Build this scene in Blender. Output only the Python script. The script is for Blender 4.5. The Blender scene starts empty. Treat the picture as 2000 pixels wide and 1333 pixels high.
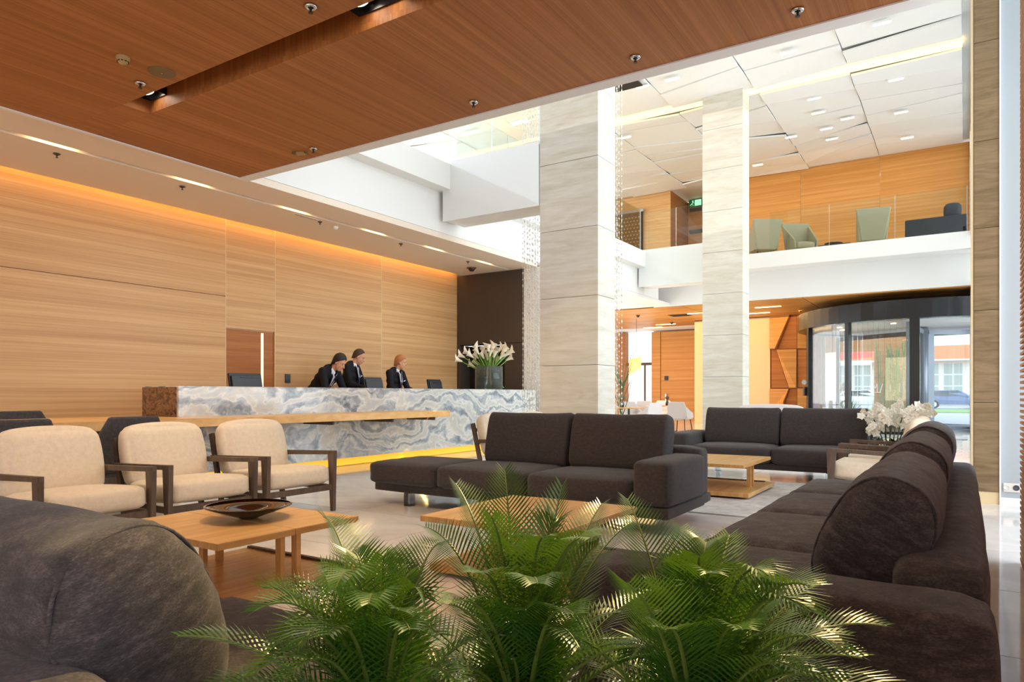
import bpy, bmesh, math, random
from mathutils import Vector, Matrix, noise as mnoise
random.seed(7)
S = bpy.context.scene
COL = S.collection
PI = math.pi
# ------------------------------------------------------------------ camera
EYE, FPX, HZ = 1.10, 1370.0, 771.0
YAW = math.radians(32.86)
cam = bpy.data.objects.new('camera', bpy.data.cameras.new('camera'))
COL.objects.link(cam)
cam.location = (0, 0, EYE)
cam.rotation_euler = (PI / 2, 0, YAW)
cam.data.sensor_width = 36
cam.data.lens = FPX / 2000 * 36
cam.data.shift_y = (HZ - 666.5) / 2000
cam.data.clip_start = 0.02
cam.data.clip_end = 500
S.camera = cam
S.view_settings.view_transform = 'Standard'
S.view_settings.look = 'None'
S.view_settings.gamma = 1
S.view_settings.use_curve_mapping = False
S.view_settings.exposure = 0.08
S.cycles.max_bounces = 7
S.cycles.diffuse_bounces = 4
S.cycles.glossy_bounces = 3
S.cycles.transparent_max_bounces = 16
S.cycles.caustics_reflective = False
S.cycles.caustics_refractive = False
S.cycles.sample_clamp_indirect = 4
S.cycles.use_denoising = True
# ------------------------------------------------------------------ world
w = bpy.data.worlds.new('overcast_sky')
S.world = w
w.use_nodes = True
nt = w.node_tree
bg = nt.nodes['Background']
tc = nt.nodes.new('ShaderNodeTexCoord')
sep = nt.nodes.new('ShaderNodeSeparateXYZ')
cr = nt.nodes.new('ShaderNodeValToRGB')
nt.links.new(tc.outputs['Generated'], sep.inputs[0])
nt.links.new(sep.outputs['Z'], cr.inputs[0])
nt.links.new(cr.outputs[0], bg.inputs[0])
cr.color_ramp.elements[0].color = (0.95, 0.97, 1, 1)
cr.color_ramp.elements[1].color = (0.62, 0.78, 1, 1)
bg.inputs[1].default_value = 2.3


def area(name, loc, direction, sx, sy, power, color, spread=None):
    l = bpy.data.lights.new(name, 'AREA')
    l.shape = 'RECTANGLE'
    l.size, l.size_y = sx, sy
    l.energy = power
    l.color = color
    if spread: l.spread = math.radians(spread)
    o = bpy.data.objects.new(name, l)
    COL.objects.link(o)
    o.location = loc
    zax = -Vector(direction).normalized()
    up = Vector((0, 1, 0)) if abs(zax.z) > .6 else Vector((0, 0, 1))
    xax = up.cross(zax).normalized()
    o.rotation_euler = Matrix((xax, zax.cross(xax), zax)).transposed().to_euler()
    return o


def spot(name, loc, direction, power, color, deg=70, blend=.5, r=.05):
    l = bpy.data.lights.new(name, 'SPOT')
    l.energy = power
    l.color = color
    l.spot_size = math.radians(deg)
    l.spot_blend = blend
    l.shadow_soft_size = r
    o = bpy.data.objects.new(name, l)
    COL.objects.link(o)
    o.location = loc
    o.rotation_euler = Vector(direction).to_track_quat('-Z', 'Y').to_euler()
    return o


COOL = (.86, .93, 1)
WARM = (1, .72, .42)
AMBER = (1, .56, .16)
SOFTW = (1, .86, .68)
# daylight through the tall glazing of the entrance side (right) and the front behind the camera
area('daylight_right_glazing', (.60, 17.2, 4.7), (-1, 0, -.05), 16.5, 8.6, 950, COOL)
area('daylight_lounge_windows', (3.4, 4.0, 2.0), (-1, .1, -.15), 8, 2.6, 330, COOL)
area('daylight_street_windows', (-4.0, -3.6, 2.1), (.05, 1, -.1), 9, 2.6, 130, (.95, .96, 1))
# warm cove that washes the wooden reception wall
area('cove_reception_wall', (-10.19, 5.3, 4.1), (-.12, 0, -1), .06, 16.2, 34, AMBER)
# atrium ceiling glow
area('atrium_ceiling_light', (-4, 15.0, 8.6), (0, 0, -1), 7.6, 10, 150, (1, .93, .84))
area('atrium_up_light', (-4.5, 14, 5.4), (0, 0, 1), 5, 12, 70, (1, .95, .86))
# mezzanine, lobby and reception ambient
area('mezzanine_wall_wash', (-5, 24.0, 8.75), (0, .55, -1), 14, .8, 105, (1, .76, .46))
area('mezzanine_left_wash', (-11, 14, 8.4), (0, .2, -1), 4, 10, 200, (1, .84, .55))
area('far_lounge_light', (-8.5, 25, 3.86), (0, 0, -1), 9, 5, 240, (1, .66, .30))
area('left_rear_soffit_fill', (-11, 18, 1.0), (.1, 0, 1), 3, 5, 120, (1, .93, .8))  # added lamp shining up, brightens the dark left rear soffit
area('far_lounge_side_glow', (-11, 22.5, 1.8), (1, .35, .25), 2, 2, 60, (1, .8, .5))  # warm area light aimed across the far lounge, set apart from its window
# ------------------------------------------------------------------ pixel helpers (a photograph direction as a world ray)
def ray(px):
    r = (px - 1000) / FPX
    return (-math.sin(YAW) + math.cos(YAW) * r, math.cos(YAW) + math.sin(YAW) * r)
def on_z(px, py, z):
    t = (z - EYE) * FPX / (HZ - py); d = ray(px)
    return Vector((d[0] * t, d[1] * t, z))
def on_y(px, py, Y):
    d = ray(px); t = Y / d[1]
    return Vector((d[0] * t, Y, EYE + (HZ - py) / FPX * t))
def on_x(px, py, X):
    d = ray(px); t = X / d[0]
    return Vector((X, d[1] * t, EYE + (HZ - py) / FPX * t))
# ------------------------------------------------------------------ materials
def srgb(c):
    f = lambda v: v / 12.92 if v <= .04045 else ((v + .055) / 1.055) ** 2.4
    return tuple(f(v / 255) for v in c) + (1,)
MATS = {}
def base(name, rgb, rough=.5, metal=0, spec=.5):
    m = bpy.data.materials.new(name); m.use_nodes = True
    b = m.node_tree.nodes['Principled BSDF']
    b.inputs['Base Color'].default_value = srgb(rgb)
    b.inputs['Roughness'].default_value = rough
    b.inputs['Metallic'].default_value = metal
    b.inputs['Specular IOR Level'].default_value = spec
    MATS[name] = m
    return m, m.node_tree, b
def N(nt, t, **k):
    n = nt.nodes.new(t)
    for a, v in k.items():
        if a in n.inputs: n.inputs[a].default_value = v
        else: setattr(n, a, v)
    return n
def coords(nt, scale=(1, 1, 1), rand=0.0, rot=(0, 0, 0)):
    t = N(nt, 'ShaderNodeTexCoord'); m = N(nt, 'ShaderNodeMapping')
    m.inputs['Scale'].default_value = scale; m.inputs['Rotation'].default_value = rot
    if rand:
        oi = N(nt, 'ShaderNodeObjectInfo'); a = N(nt, 'ShaderNodeVectorMath', operation='SCALE')
        cb = N(nt, 'ShaderNodeCombineXYZ')
        nt.links.new(oi.outputs['Random'], cb.inputs[0]); nt.links.new(oi.outputs['Random'], cb.inputs[1]); nt.links.new(oi.outputs['Random'], cb.inputs[2])
        nt.links.new(cb.outputs[0], a.inputs[0]); a.inputs['Scale'].default_value = rand
        ad = N(nt, 'ShaderNodeVectorMath', operation='ADD')
        nt.links.new(t.outputs['Object'], ad.inputs[0]); nt.links.new(a.outputs[0], ad.inputs[1])
        nt.links.new(ad.outputs[0], m.inputs[0])
    else:
        nt.links.new(t.outputs['Object'], m.inputs[0])
    return m.outputs[0]
def ramp(nt, src, stops):
    r = N(nt, 'ShaderNodeValToRGB')
    e = r.color_ramp.elements
    while len(e) < len(stops): e.new(.5)
    for el, (p, c) in zip(e, stops): el.position = p; el.color = srgb(c)
    nt.links.new(src, r.inputs[0]); return r.outputs[0]
def noise(nt, vec, scale, detail=3, rough=.55, dist=0):
    n = N(nt, 'ShaderNodeTexNoise'); n.inputs['Scale'].default_value = scale
    n.inputs['Detail'].default_value = detail; n.inputs['Roughness'].default_value = rough
    n.inputs['Distortion'].default_value = dist
    nt.links.new(vec, n.inputs['Vector']); return n.outputs['Fac']
def mixf(nt, a, b, f):
    m = N(nt, 'ShaderNodeMath', operation='MULTIPLY_ADD')
    nt.links.new(a, m.inputs[0]); m.inputs[1].default_value = f
    s = N(nt, 'ShaderNodeMath', operation='MULTIPLY'); nt.links.new(b, s.inputs[0]); s.inputs[1].default_value = 1 - f
    nt.links.new(s.outputs[0], m.inputs[2]); return m.outputs[0]
def bump(nt, b, src, strength, dist=.005):
    k = N(nt, 'ShaderNodeBump'); k.inputs['Strength'].default_value = strength; k.inputs['Distance'].default_value = dist
    nt.links.new(src, k.inputs['Height']); nt.links.new(k.outputs[0], b.inputs['Normal'])
def wood(name, dark, mid, light, scale, rough=.42, rand=3.0, spec=.35):
    m, nt, b = base(name, mid, rough, 0, spec)
    v = coords(nt, scale, rand)
    f = mixf(nt, noise(nt, v, 1, 2, .5), noise(nt, v, 5.5, 3, .6), .5)
    nt.links.new(ramp(nt, f, [(.34, dark), (.5, mid), (.64, light)]), b.inputs['Base Color'])
    return m
# grain runs along the axis with the small scale
wood('wall_veneer', (192, 146, 96), (208, 164, 112), (222, 182, 130), (.3, .10, 15))
wood('ceiling_veneer', (146, 88, 44), (164, 104, 54), (180, 120, 68), (18, .10, .3), .5)  # darker orange than the wall veneer, its dimmer lighting put into the colour
wood('table_veneer', (196, 144, 82), (214, 166, 102), (228, 184, 122), (16, .5, 2), .32)
wood('shelf_veneer', (206, 154, 92), (224, 176, 112), (236, 194, 134), (1.5, 1.0, 2), .35)
wood('amber_veneer', (186, 126, 62), (202, 142, 74), (214, 158, 90), (.15, .3, 14), .45)
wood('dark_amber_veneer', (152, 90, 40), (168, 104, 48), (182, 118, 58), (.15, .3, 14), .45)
wood('louvre_wood', (176, 112, 58), (196, 132, 76), (214, 156, 100), (14, .4, 14), .5)
wood('frame_wood', (78, 63, 53), (94, 78, 66), (110, 92, 78), (6, 6, 1), .45, spec=.3)
base('white_paint', (238, 238, 236), .6, 0, .3)
base('warm_plaster', (238, 224, 207), .7, 0, .2)
base('cream_plaster', (226, 204, 160), .6, 0, .3)
base('wall_paint_grey', (168, 176, 180), .6)
base('black_frame', (16, 16, 18), .25, .0, .5)
base('black_plastic', (26, 28, 32), .35)
base('screen_back', (40, 46, 54), .38)
base('charcoal_panel', (72, 64, 58), .42, 0, .4)
base('niche_dark', (24, 24, 28), .5)
base('chrome', (210, 212, 215), .12, 1)
base('brass', (214, 168, 70), .28, 1)
base('gold_dot', (206, 164, 84), .4, .3)
base('smoke_beige', (168, 140, 96), .5)
base('speaker_grey', (120, 96, 62), .6)
base('steel_grey', (150, 160, 172), .3, .4)
base('dark_glaze', (30, 14, 10), .06, 0, .8)
base('skin', (214, 160, 128), .55)
base('skin_lips', (176, 104, 92), .5)
base('hair_black', (26, 20, 18), .6)
base('hair_brown', (62, 46, 38), .65)
base('hair_sandy', (170, 112, 70), .65)
base('suit', (24, 26, 32), .75, 0, .2)
base('shirt', (222, 228, 240), .7)
base('tie', (28, 34, 66), .5)
base('eye_dark', (22, 16, 14), .3)
base('petal', (248, 240, 220), .5)
base('orchid_petal', (250, 246, 232), .5)
base('spadix', (226, 190, 70), .6)
base('stem', (104, 150, 50), .5)
base('dark_stem', (52, 60, 28), .5)
base('soil', (40, 30, 22), .9)
base('pot_white', (220, 216, 208), .35)
base('sage_fabric', (164, 158, 132), .8)
base('navy_fabric', (44, 48, 58), .8)
base('slate_fabric', (76, 78, 84), .9)
base('pale_fabric', (214, 206, 204), .8)
base('green_sign', (30, 140, 80), .4)
base('road', (176, 180, 190), .7)
base('grass', (136, 168, 96), .9)
base('roof_tile', (226, 128, 72), .8)
base('red_awning', (236, 92, 70), .7)
base('facade_cream', (246, 240, 224), .8)
base('facade_glass', (176, 188, 180), .2)
base('car_blue', (112, 128, 168), .25)
base('car_white', (230, 232, 238), .25)
base('tyre', (40, 38, 38), .8)
base('car_glass', (80, 92, 108), .1)
base('tail_light', (220, 50, 50), .3)
base('bark', (120, 90, 60), .8)
base('rail_metal', (196, 200, 204), .25, .9)

def emis(name, rgb, s):
    m = bpy.data.materials.new(name); m.use_nodes = True
    b = m.node_tree.nodes['Principled BSDF']
    b.inputs['Base Color'].default_value = srgb(rgb)
    b.inputs['Emission Color'].default_value = srgb(rgb); b.inputs['Emission Strength'].default_value = s
    MATS[name] = m
emis('lamp_warm', (255, 222, 160), 9)
emis('lamp_spot', (255, 240, 214), 14)
emis('led_amber', (255, 176, 50), 2.2)
emis('led_gold', (236, 176, 50), .95)
emis('cove_pale', (255, 232, 160), 1.6)
emis('sign_lit', (150, 230, 190), 1.1)
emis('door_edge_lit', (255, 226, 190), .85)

def glass(name, tint, refl=1.0):
    m = bpy.data.materials.new(name); m.use_nodes = True; nt = m.node_tree
    nt.nodes.remove(nt.nodes['Principled BSDF'])
    t = N(nt, 'ShaderNodeBsdfTransparent'); t.inputs[0].default_value = tint + (1,)
    g = N(nt, 'ShaderNodeBsdfGlossy'); g.inputs['Roughness'].default_value = .02
    fr = N(nt, 'ShaderNodeFresnel'); fr.inputs['IOR'].default_value = 1.45
    mu = N(nt, 'ShaderNodeMath', operation='MULTIPLY'); mu.inputs[1].default_value = refl
    mx = N(nt, 'ShaderNodeMixShader')
    nt.links.new(fr.outputs[0], mu.inputs[0]); nt.links.new(mu.outputs[0], mx.inputs[0])
    nt.links.new(t.outputs[0], mx.inputs[1]); nt.links.new(g.outputs[0], mx.inputs[2])
    nt.links.new(mx.outputs[0], nt.nodes['Material Output'].inputs[0])
    MATS[name] = m
glass('clear_glass', (.96, .98, .97), .7)
glass('rail_glass', (.93, .97, .95), .5)
glass('vase_glass', (.86, .93, .9), 1)
nt = MATS['vase_glass'].node_tree; df = N(nt, 'ShaderNodeBsdfTranslucent'); df.inputs[0].default_value = (.75, .9, .88, 1); d2_ = N(nt, 'ShaderNodeBsdfDiffuse'); d2_.inputs[0].default_value = (.75, .88, .86, 1); ad_ = N(nt, 'ShaderNodeMixShader'); nt.links.new(df.outputs[0], ad_.inputs[1]); nt.links.new(d2_.outputs[0], ad_.inputs[2]); mxx = N(nt, 'ShaderNodeMixShader'); mxx.inputs[0].default_value = .06; src_ = nt.nodes['Material Output'].inputs[0].links[0].from_socket; nt.links.new(src_, mxx.inputs[1]); nt.links.new(ad_.outputs[0], mxx.inputs[2]); nt.links.new(mxx.outputs[0], nt.nodes['Material Output'].inputs[0])
base('crystal_bead', (236, 234, 228), .08, .35, 1.0)
glass('crystal_glass', (.92, .94, .95), 1.4)
# glossy white back-painted glass
m, nt, b = base('white_glass', (232, 236, 236), .06, 0, 1.0)
# stone pillars
m, nt, b = base('pillar_stone', (214, 206, 192), .38, 0, .4)
v = coords(nt, (.5, .5, 3.4), 9)
f = mixf(nt, noise(nt, v, 1.4, 6, .62, 1.2), noise(nt, v, 7, 4, .6), .72)
nt.links.new(ramp(nt, f, [(.26, (186, 176, 158)), (.42, (206, 199, 184)), (.56, (216, 211, 200)), (.74, (228, 225, 217))]), b.inputs['Base Color'])
m, nt, b = base('travertine_shaded', (172, 148, 112), .4, 0, .4)  # pillar stone again, shade on the pilaster painted as darker tones
v = coords(nt, (.6, .6, 4), 9)
f = mixf(nt, noise(nt, v, 2.2, 6, .6, 1.5), noise(nt, v, 12, 4, .6), .7)
nt.links.new(ramp(nt, f, [(.3, (100, 80, 56)), (.46, (124, 102, 72)), (.62, (140, 118, 86))]), b.inputs['Base Color'])
# swirling counter marble
m, nt, b = base('counter_marble', (170, 175, 175), .1, 0, .8)
v = coords(nt, (1, .8, 1.2))
w1 = N(nt, 'ShaderNodeTexNoise'); w1.inputs['Scale'].default_value = .9; w1.inputs['Detail'].default_value = 4
nt.links.new(v, w1.inputs['Vector'])
vm = N(nt, 'ShaderNodeVectorMath', operation='MULTIPLY_ADD'); vm.inputs[1].default_value = (2.2, 2.2, 2.2)
nt.links.new(w1.outputs['Color'], vm.inputs[0]); nt.links.new(v, vm.inputs[2])
wv = N(nt, 'ShaderNodeTexWave', wave_type='BANDS', bands_direction='Z')
wv.inputs['Scale'].default_value = .9; wv.inputs['Distortion'].default_value = 6; wv.inputs['Detail'].default_value = 5; wv.inputs['Detail Roughness'].default_value = .62; wv.inputs['Detail Scale'].default_value = 1.3
nt.links.new(vm.outputs[0], wv.inputs['Vector'])
n2 = noise(nt, vm.outputs[0], 3.2, 6, .65, 1.5)
f = mixf(nt, wv.outputs['Fac'], n2, .34)
c1 = ramp(nt, f, [(.20, (92, 98, 108)), (.34, (152, 158, 164)), (.44, (188, 192, 194)), (.53, (218, 218, 214)), (.60, (204, 199, 184)), (.70, (186, 190, 194)), (.84, (142, 149, 158))])
nt.links.new(c1, b.inputs['Base Color'])
# polished floor
m, nt, b = base('floor_stone', (206, 200, 192), .07, 0, .6)
v = coords(nt, (1, 1, 1), 20)
f = noise(nt, v, 1.3, 5, .6, 1.0)
nt.links.new(ramp(nt, f, [(.3, (212, 207, 200)), (.5, (226, 222, 216)), (.7, (236, 234, 230))]), b.inputs['Base Color'])
# rug
# soft fill added under the lounge ceiling, apart from its own lamps
area('lounge_fill', (-4.6, 3.0, 3.9), (0, 0, -1), 6.0, .2, 75, (1, .84, .64))
m, nt, b = base('rug_pile', (196, 190, 182), .95, 0, .1)
v = coords(nt, (1, 1, 1)); f = noise(nt, v, 5, 6, .7)
nt.links.new(ramp(nt, f, [(.35, (176, 172, 168)), (.55, (202, 197, 190)), (.7, (216, 212, 206))]), b.inputs['Base Color'])
bump(nt, b, noise(nt, v, 260, 2), .5, .004)
# chenille sofa fabric
def fabric(name, dark, mid, light, sc, aniso=(1, 1, 1), rough=.85, sheen=.25, bs=.5, lo=.36, hi=.66):
    m, nt, b = base(name, mid, rough, 0, .15)
    v = coords(nt, aniso, 5)
    f = mixf(nt, noise(nt, v, sc, 5, .7), noise(nt, v, sc * 9, 2, .6), .62)
    nt.links.new(ramp(nt, f, [(lo, dark), (.51, mid), (hi, light)]), b.inputs['Base Color'])
    b.inputs['Sheen Weight'].default_value = sheen; b.inputs['Sheen Roughness'].default_value = .5
    bump(nt, b, noise(nt, v, sc * 18, 2), bs, .003)
fabric('chenille', (48, 44, 45), (66, 61, 61), (96, 88, 87), 22, (.6, .6, 1.8), bs=.35, lo=.37, hi=.66, sheen=.12)
fabric('chenille_plain', (56, 51, 50), (66, 61, 60), (78, 72, 70), 46, (.8, .8, 1.3), bs=.3, lo=.34, hi=.7, sheen=.12)
fabric('linen', (220, 202, 176), (228, 211, 186), (235, 219, 196), 30, sheen=.1, bs=.25)
fabric('desk_chair_fabric', (58, 56, 58), (74, 72, 74), (90, 87, 90), 40, sheen=.1)
# palm leaflets: translucent green
m = bpy.data.materials.new('palm_leaf'); m.use_nodes = True; nt = m.node_tree; MATS['palm_leaf'] = m
b = nt.nodes['Principled BSDF']; b.inputs['Roughness'].default_value = .34
v = coords(nt, (1, 1, 1), 8)
f = noise(nt, v, 3.5, 3)
c = ramp(nt, f, [(.3, (20, 54, 16)), (.5, (42, 84, 22)), (.7, (84, 116, 32))])
nt.links.new(c, b.inputs['Base Color'])
tr = N(nt, 'ShaderNodeBsdfTranslucent'); tr.inputs[0].default_value = srgb((120, 160, 40))
mx = N(nt, 'ShaderNodeMixShader'); mx.inputs[0].default_value = .13
nt.links.new(b.outputs[0], mx.inputs[1]); nt.links.new(tr.outputs[0], mx.inputs[2])
nt.links.new(mx.outputs[0], nt.nodes['Material Output'].inputs[0])
base('palm_rachis', (78, 96, 34), .45)
base('bamboo_leaf', (110, 140, 60), .6)
# ------------------------------------------------------------------ object helpers
def link(o, parent=None, mat=None):
    COL.objects.link(o)
    if parent is not None: o.parent = parent
    if mat:
        for mm in ([mat] if isinstance(mat, str) else mat): o.data.materials.append(MATS[mm])
    return o
def tag(o, label=None, cat=None, group=None, kind=None):
    if label: o['label'] = label
    if cat: o['category'] = cat
    if group: o['group'] = group
    if kind: o['kind'] = kind
    return o
def thing(name, label, cat, loc=(0, 0, 0), rz=0, group=None):
    o = bpy.data.objects.new(name, None); COL.objects.link(o)
    o.empty_display_size = .1; o.location = loc; o.rotation_euler = (0, 0, rz)
    return tag(o, label, cat, group)
def dup(root, loc, rz=None, label=None, scale=None):
    r = root.copy(); COL.objects.link(r); r.location = loc
    if rz is not None: r.rotation_euler = (0, 0, rz)
    if scale: r.scale = (scale,) * 3
    if label: r['label'] = label
    for ch in list(root.children):
        c = ch.copy(); COL.objects.link(c); c.parent = r
        for g in list(ch.children):
            d = g.copy(); COL.objects.link(d); d.parent = c
    return r
class MB:
    def __init__(s): s.v = []; s.f = []; s.mi = []; s.smooth = False
    def add(s, vs, fs, mi=0):
        n = len(s.v); s.v += [tuple(x) for x in vs]; s.f += [tuple(i + n for i in f) for f in fs]; s.mi += [mi] * len(fs); return s
    def box(s, a, b, mi=0, M=None):
        x0, y0, z0 = a; x1, y1, z1 = b
        vs = [Vector(p) for p in ((x0, y0, z0), (x1, y0, z0), (x1, y1, z0), (x0, y1, z0), (x0, y0, z1), (x1, y0, z1), (x1, y1, z1), (x0, y1, z1))]
        if M is not None: vs = [M @ p for p in vs]
        return s.add(vs, [(0, 3, 2, 1), (4, 5, 6, 7), (0, 1, 5, 4), (1, 2, 6, 5), (2, 3, 7, 6), (3, 0, 4, 7)], mi)
    def bar(s, p, q, w, h=None, mi=0, up=(0, 0, 1)):
        p = Vector(p); q = Vector(q); h = h or w; d = (q - p).normalized(); u = Vector(up)
        if abs(d.dot(u)) > .98: u = Vector((1, 0, 0))
        a = d.cross(u).normalized() * w / 2; c = a.cross(d).normalized() * h / 2
        return s.add([p - a - c, p + a - c, p + a + c, p - a + c, q - a - c, q + a - c, q + a + c, q - a + c],
                     [(0, 1, 2, 3), (7, 6, 5, 4), (0, 4, 5, 1), (1, 5, 6, 2), (2, 6, 7, 3), (3, 7, 4, 0)], mi)
    def tube(s, pts, rs, n=8, mi=0, cap=True):
        pts = [Vector(p) for p in pts]
        if not hasattr(rs, '__len__'): rs = [rs] * len(pts)
        base_i = len(s.v); ref = None
        for i, p in enumerate(pts):
            d = (pts[min(i + 1, len(pts) - 1)] - pts[max(i - 1, 0)]).normalized()
            if ref is None: ref = Vector((0, 0, 1)) if abs(d.z) < .9 else Vector((1, 0, 0))
            a = d.cross(ref).normalized(); c = a.cross(d).normalized(); ref = c
            for k in range(n):
                t = 2 * PI * k / n; s.v.append(tuple(p + (a * math.cos(t) + c * math.sin(t)) * rs[i]))
        for i in range(len(pts) - 1):
            for k in range(n):
                k2 = (k + 1) % n; b0 = base_i + i * n; b1 = b0 + n
                s.f.append((b0 + k, b0 + k2, b1 + k2, b1 + k)); s.mi.append(mi)
        if cap:
            s.f.append(tuple(base_i + k for k in range(n))[::-1]); s.mi.append(mi)
            e = base_i + (len(pts) - 1) * n; s.f.append(tuple(e + k for k in range(n))); s.mi.append(mi)
        return s
    def cyl(s, c, r, z0, z1, n=20, mi=0, r2=None):
        return s.tube([(c[0], c[1], z0), (c[0], c[1], z1)], [r, r if r2 is None else r2], n, mi)
    def lathe(s, c, prof, n=28, mi=0):
        b = len(s.v)
        for r, z in prof:
            for k in range(n):
                t = 2 * PI * k / n; s.v.append((c[0] + r * math.cos(t), c[1] + r * math.sin(t), c[2] + z))
        for i in range(len(prof) - 1):
            for k in range(n):
                k2 = (k + 1) % n; s.f.append((b + i * n + k, b + i * n + k2, b + (i + 1) * n + k2, b + (i + 1) * n + k)); s.mi.append(mi)
        return s
    def prism(s, poly, z0, z1, mi=0, M=None):
        n = len(poly); vs = [Vector((x, y, z0)) for x, y in poly] + [Vector((x, y, z1)) for x, y in poly]
        if M is not None: vs = [M @ p for p in vs]
        return s.add(vs, [tuple(range(n))[::-1], tuple(range(n, 2 * n))] + [(i, (i + 1) % n, n + (i + 1) % n, n + i) for i in range(n)], mi)
    def ell(s, c, rad, n=12, mi=0, M=None):
        c = Vector(c); b = len(s.v); m_ = n // 2 + 2
        for i in range(m_ + 1):
            ph = PI * i / m_
            for k in range(n):
                t = 2 * PI * k / n
                p = Vector((rad[0] * math.sin(ph) * math.cos(t), rad[1] * math.sin(ph) * math.sin(t), rad[2] * math.cos(ph)))
                if M is not None: p = M @ p
                s.v.append(tuple(c + p))
        for i in range(m_):
            for k in range(n):
                k2 = (k + 1) % n; s.f.append((b + i * n + k, b + (i + 1) * n + k, b + (i + 1) * n + k2, b + i * n + k2)); s.mi.append(mi)
        return s
    def mesh(s, name, smooth=False):
        me = bpy.data.meshes.new(name); me.from_pydata(s.v, [], s.f)
        me.polygons.foreach_set('material_index', s.mi)
        if smooth: me.polygons.foreach_set('use_smooth', [True] * len(me.polygons))
        me.update(); return me
    def build(s, name, mat, parent=None, smooth=False, bevel=0, recalc=False):
        me = s.mesh(name, smooth)
        if recalc or bevel:
            bm = bmesh.new(); bm.from_mesh(me)
            bmesh.ops.remove_doubles(bm, verts=bm.verts, dist=1e-5)
            bmesh.ops.recalc_face_normals(bm, faces=bm.faces); bm.to_mesh(me); bm.free()
        o = bpy.data.objects.new(name, me); link(o, parent, mat)
        if bevel:
            k = o.modifiers.new('bevel', 'BEVEL'); k.width = bevel; k.segments = 2; k.limit_method = 'ANGLE'
        return o
def box(name, a, b, mat, parent=None, bevel=0):
    a2 = tuple(min(x, y) for x, y in zip(a, b)); b2 = tuple(max(x, y) for x, y in zip(a, b))
    return MB().box(a2, b2).build(name, mat, parent, bevel=bevel)
def struct(o): o['kind'] = 'structure'; return o
def soft(name, size, r, mat, parent, loc, rot=(0, 0, 0), bulge=.02, n=10, wrinkle=0, pleat=0, seed=0, taper=0):
    """rounded upholstered block: a subdivided box wrapped round its inner core, swollen faces and creases"""
    hx, hy, hz = (v / 2 for v in size)
    bm = bmesh.new(); bmesh.ops.create_cube(bm, size=2)
    bmesh.ops.subdivide_edges(bm, edges=bm.edges, cuts=n, use_grid_fill=True)
    R = min(r, hx, hy, hz)
    for vt in bm.verts:
        u = vt.co.copy()
        g = Vector([math.copysign(abs(c) ** .8, c) for c in u])
        p = Vector((g.x * hx, g.y * hy, g.z * hz))
        core = Vector([max(-(h - R), min(h - R, c)) for c, h in zip(p, (hx, hy, hz))])
        d = p - core
        if d.length > 1e-6: p = core + d.normalized() * R
        nrm = d.normalized() if d.length > 1e-6 else Vector((0, 0, 1))
        s_ = (1 - u.x ** 2) * (1 - u.y ** 2) if abs(u.z) > .99 else (1 - u.x ** 2) * (1 - u.z ** 2) if abs(u.y) > .99 else (1 - u.y ** 2) * (1 - u.z ** 2)
        p += nrm * bulge * s_ ** 1.3 * (2 if abs(u.z) > .99 or abs(u.y) > .99 else 1)
        if taper: p.y *= 1 - taper * max(0, u.z) ** 2
        if wrinkle:
            p += nrm * wrinkle * mnoise.noise(Vector((p.x * 5 + seed, p.y * 9, p.z * 9)))
        if pleat:
            e = max(0, abs(u.x) - .45) / .55
            p += nrm * pleat * e * math.sin(p.z * 58 + 9 * mnoise.noise(Vector((p.x * 3, seed, p.z * 4))))
        vt.co = p
    me = bpy.data.meshes.new(name); bm.to_mesh(me); bm.free()
    me.polygons.foreach_set('use_smooth', [True] * len(me.polygons))
    o = bpy.data.objects.new(name, me); link(o, parent, mat)
    o.location = loc; o.rotation_euler = rot
    return o
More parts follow.
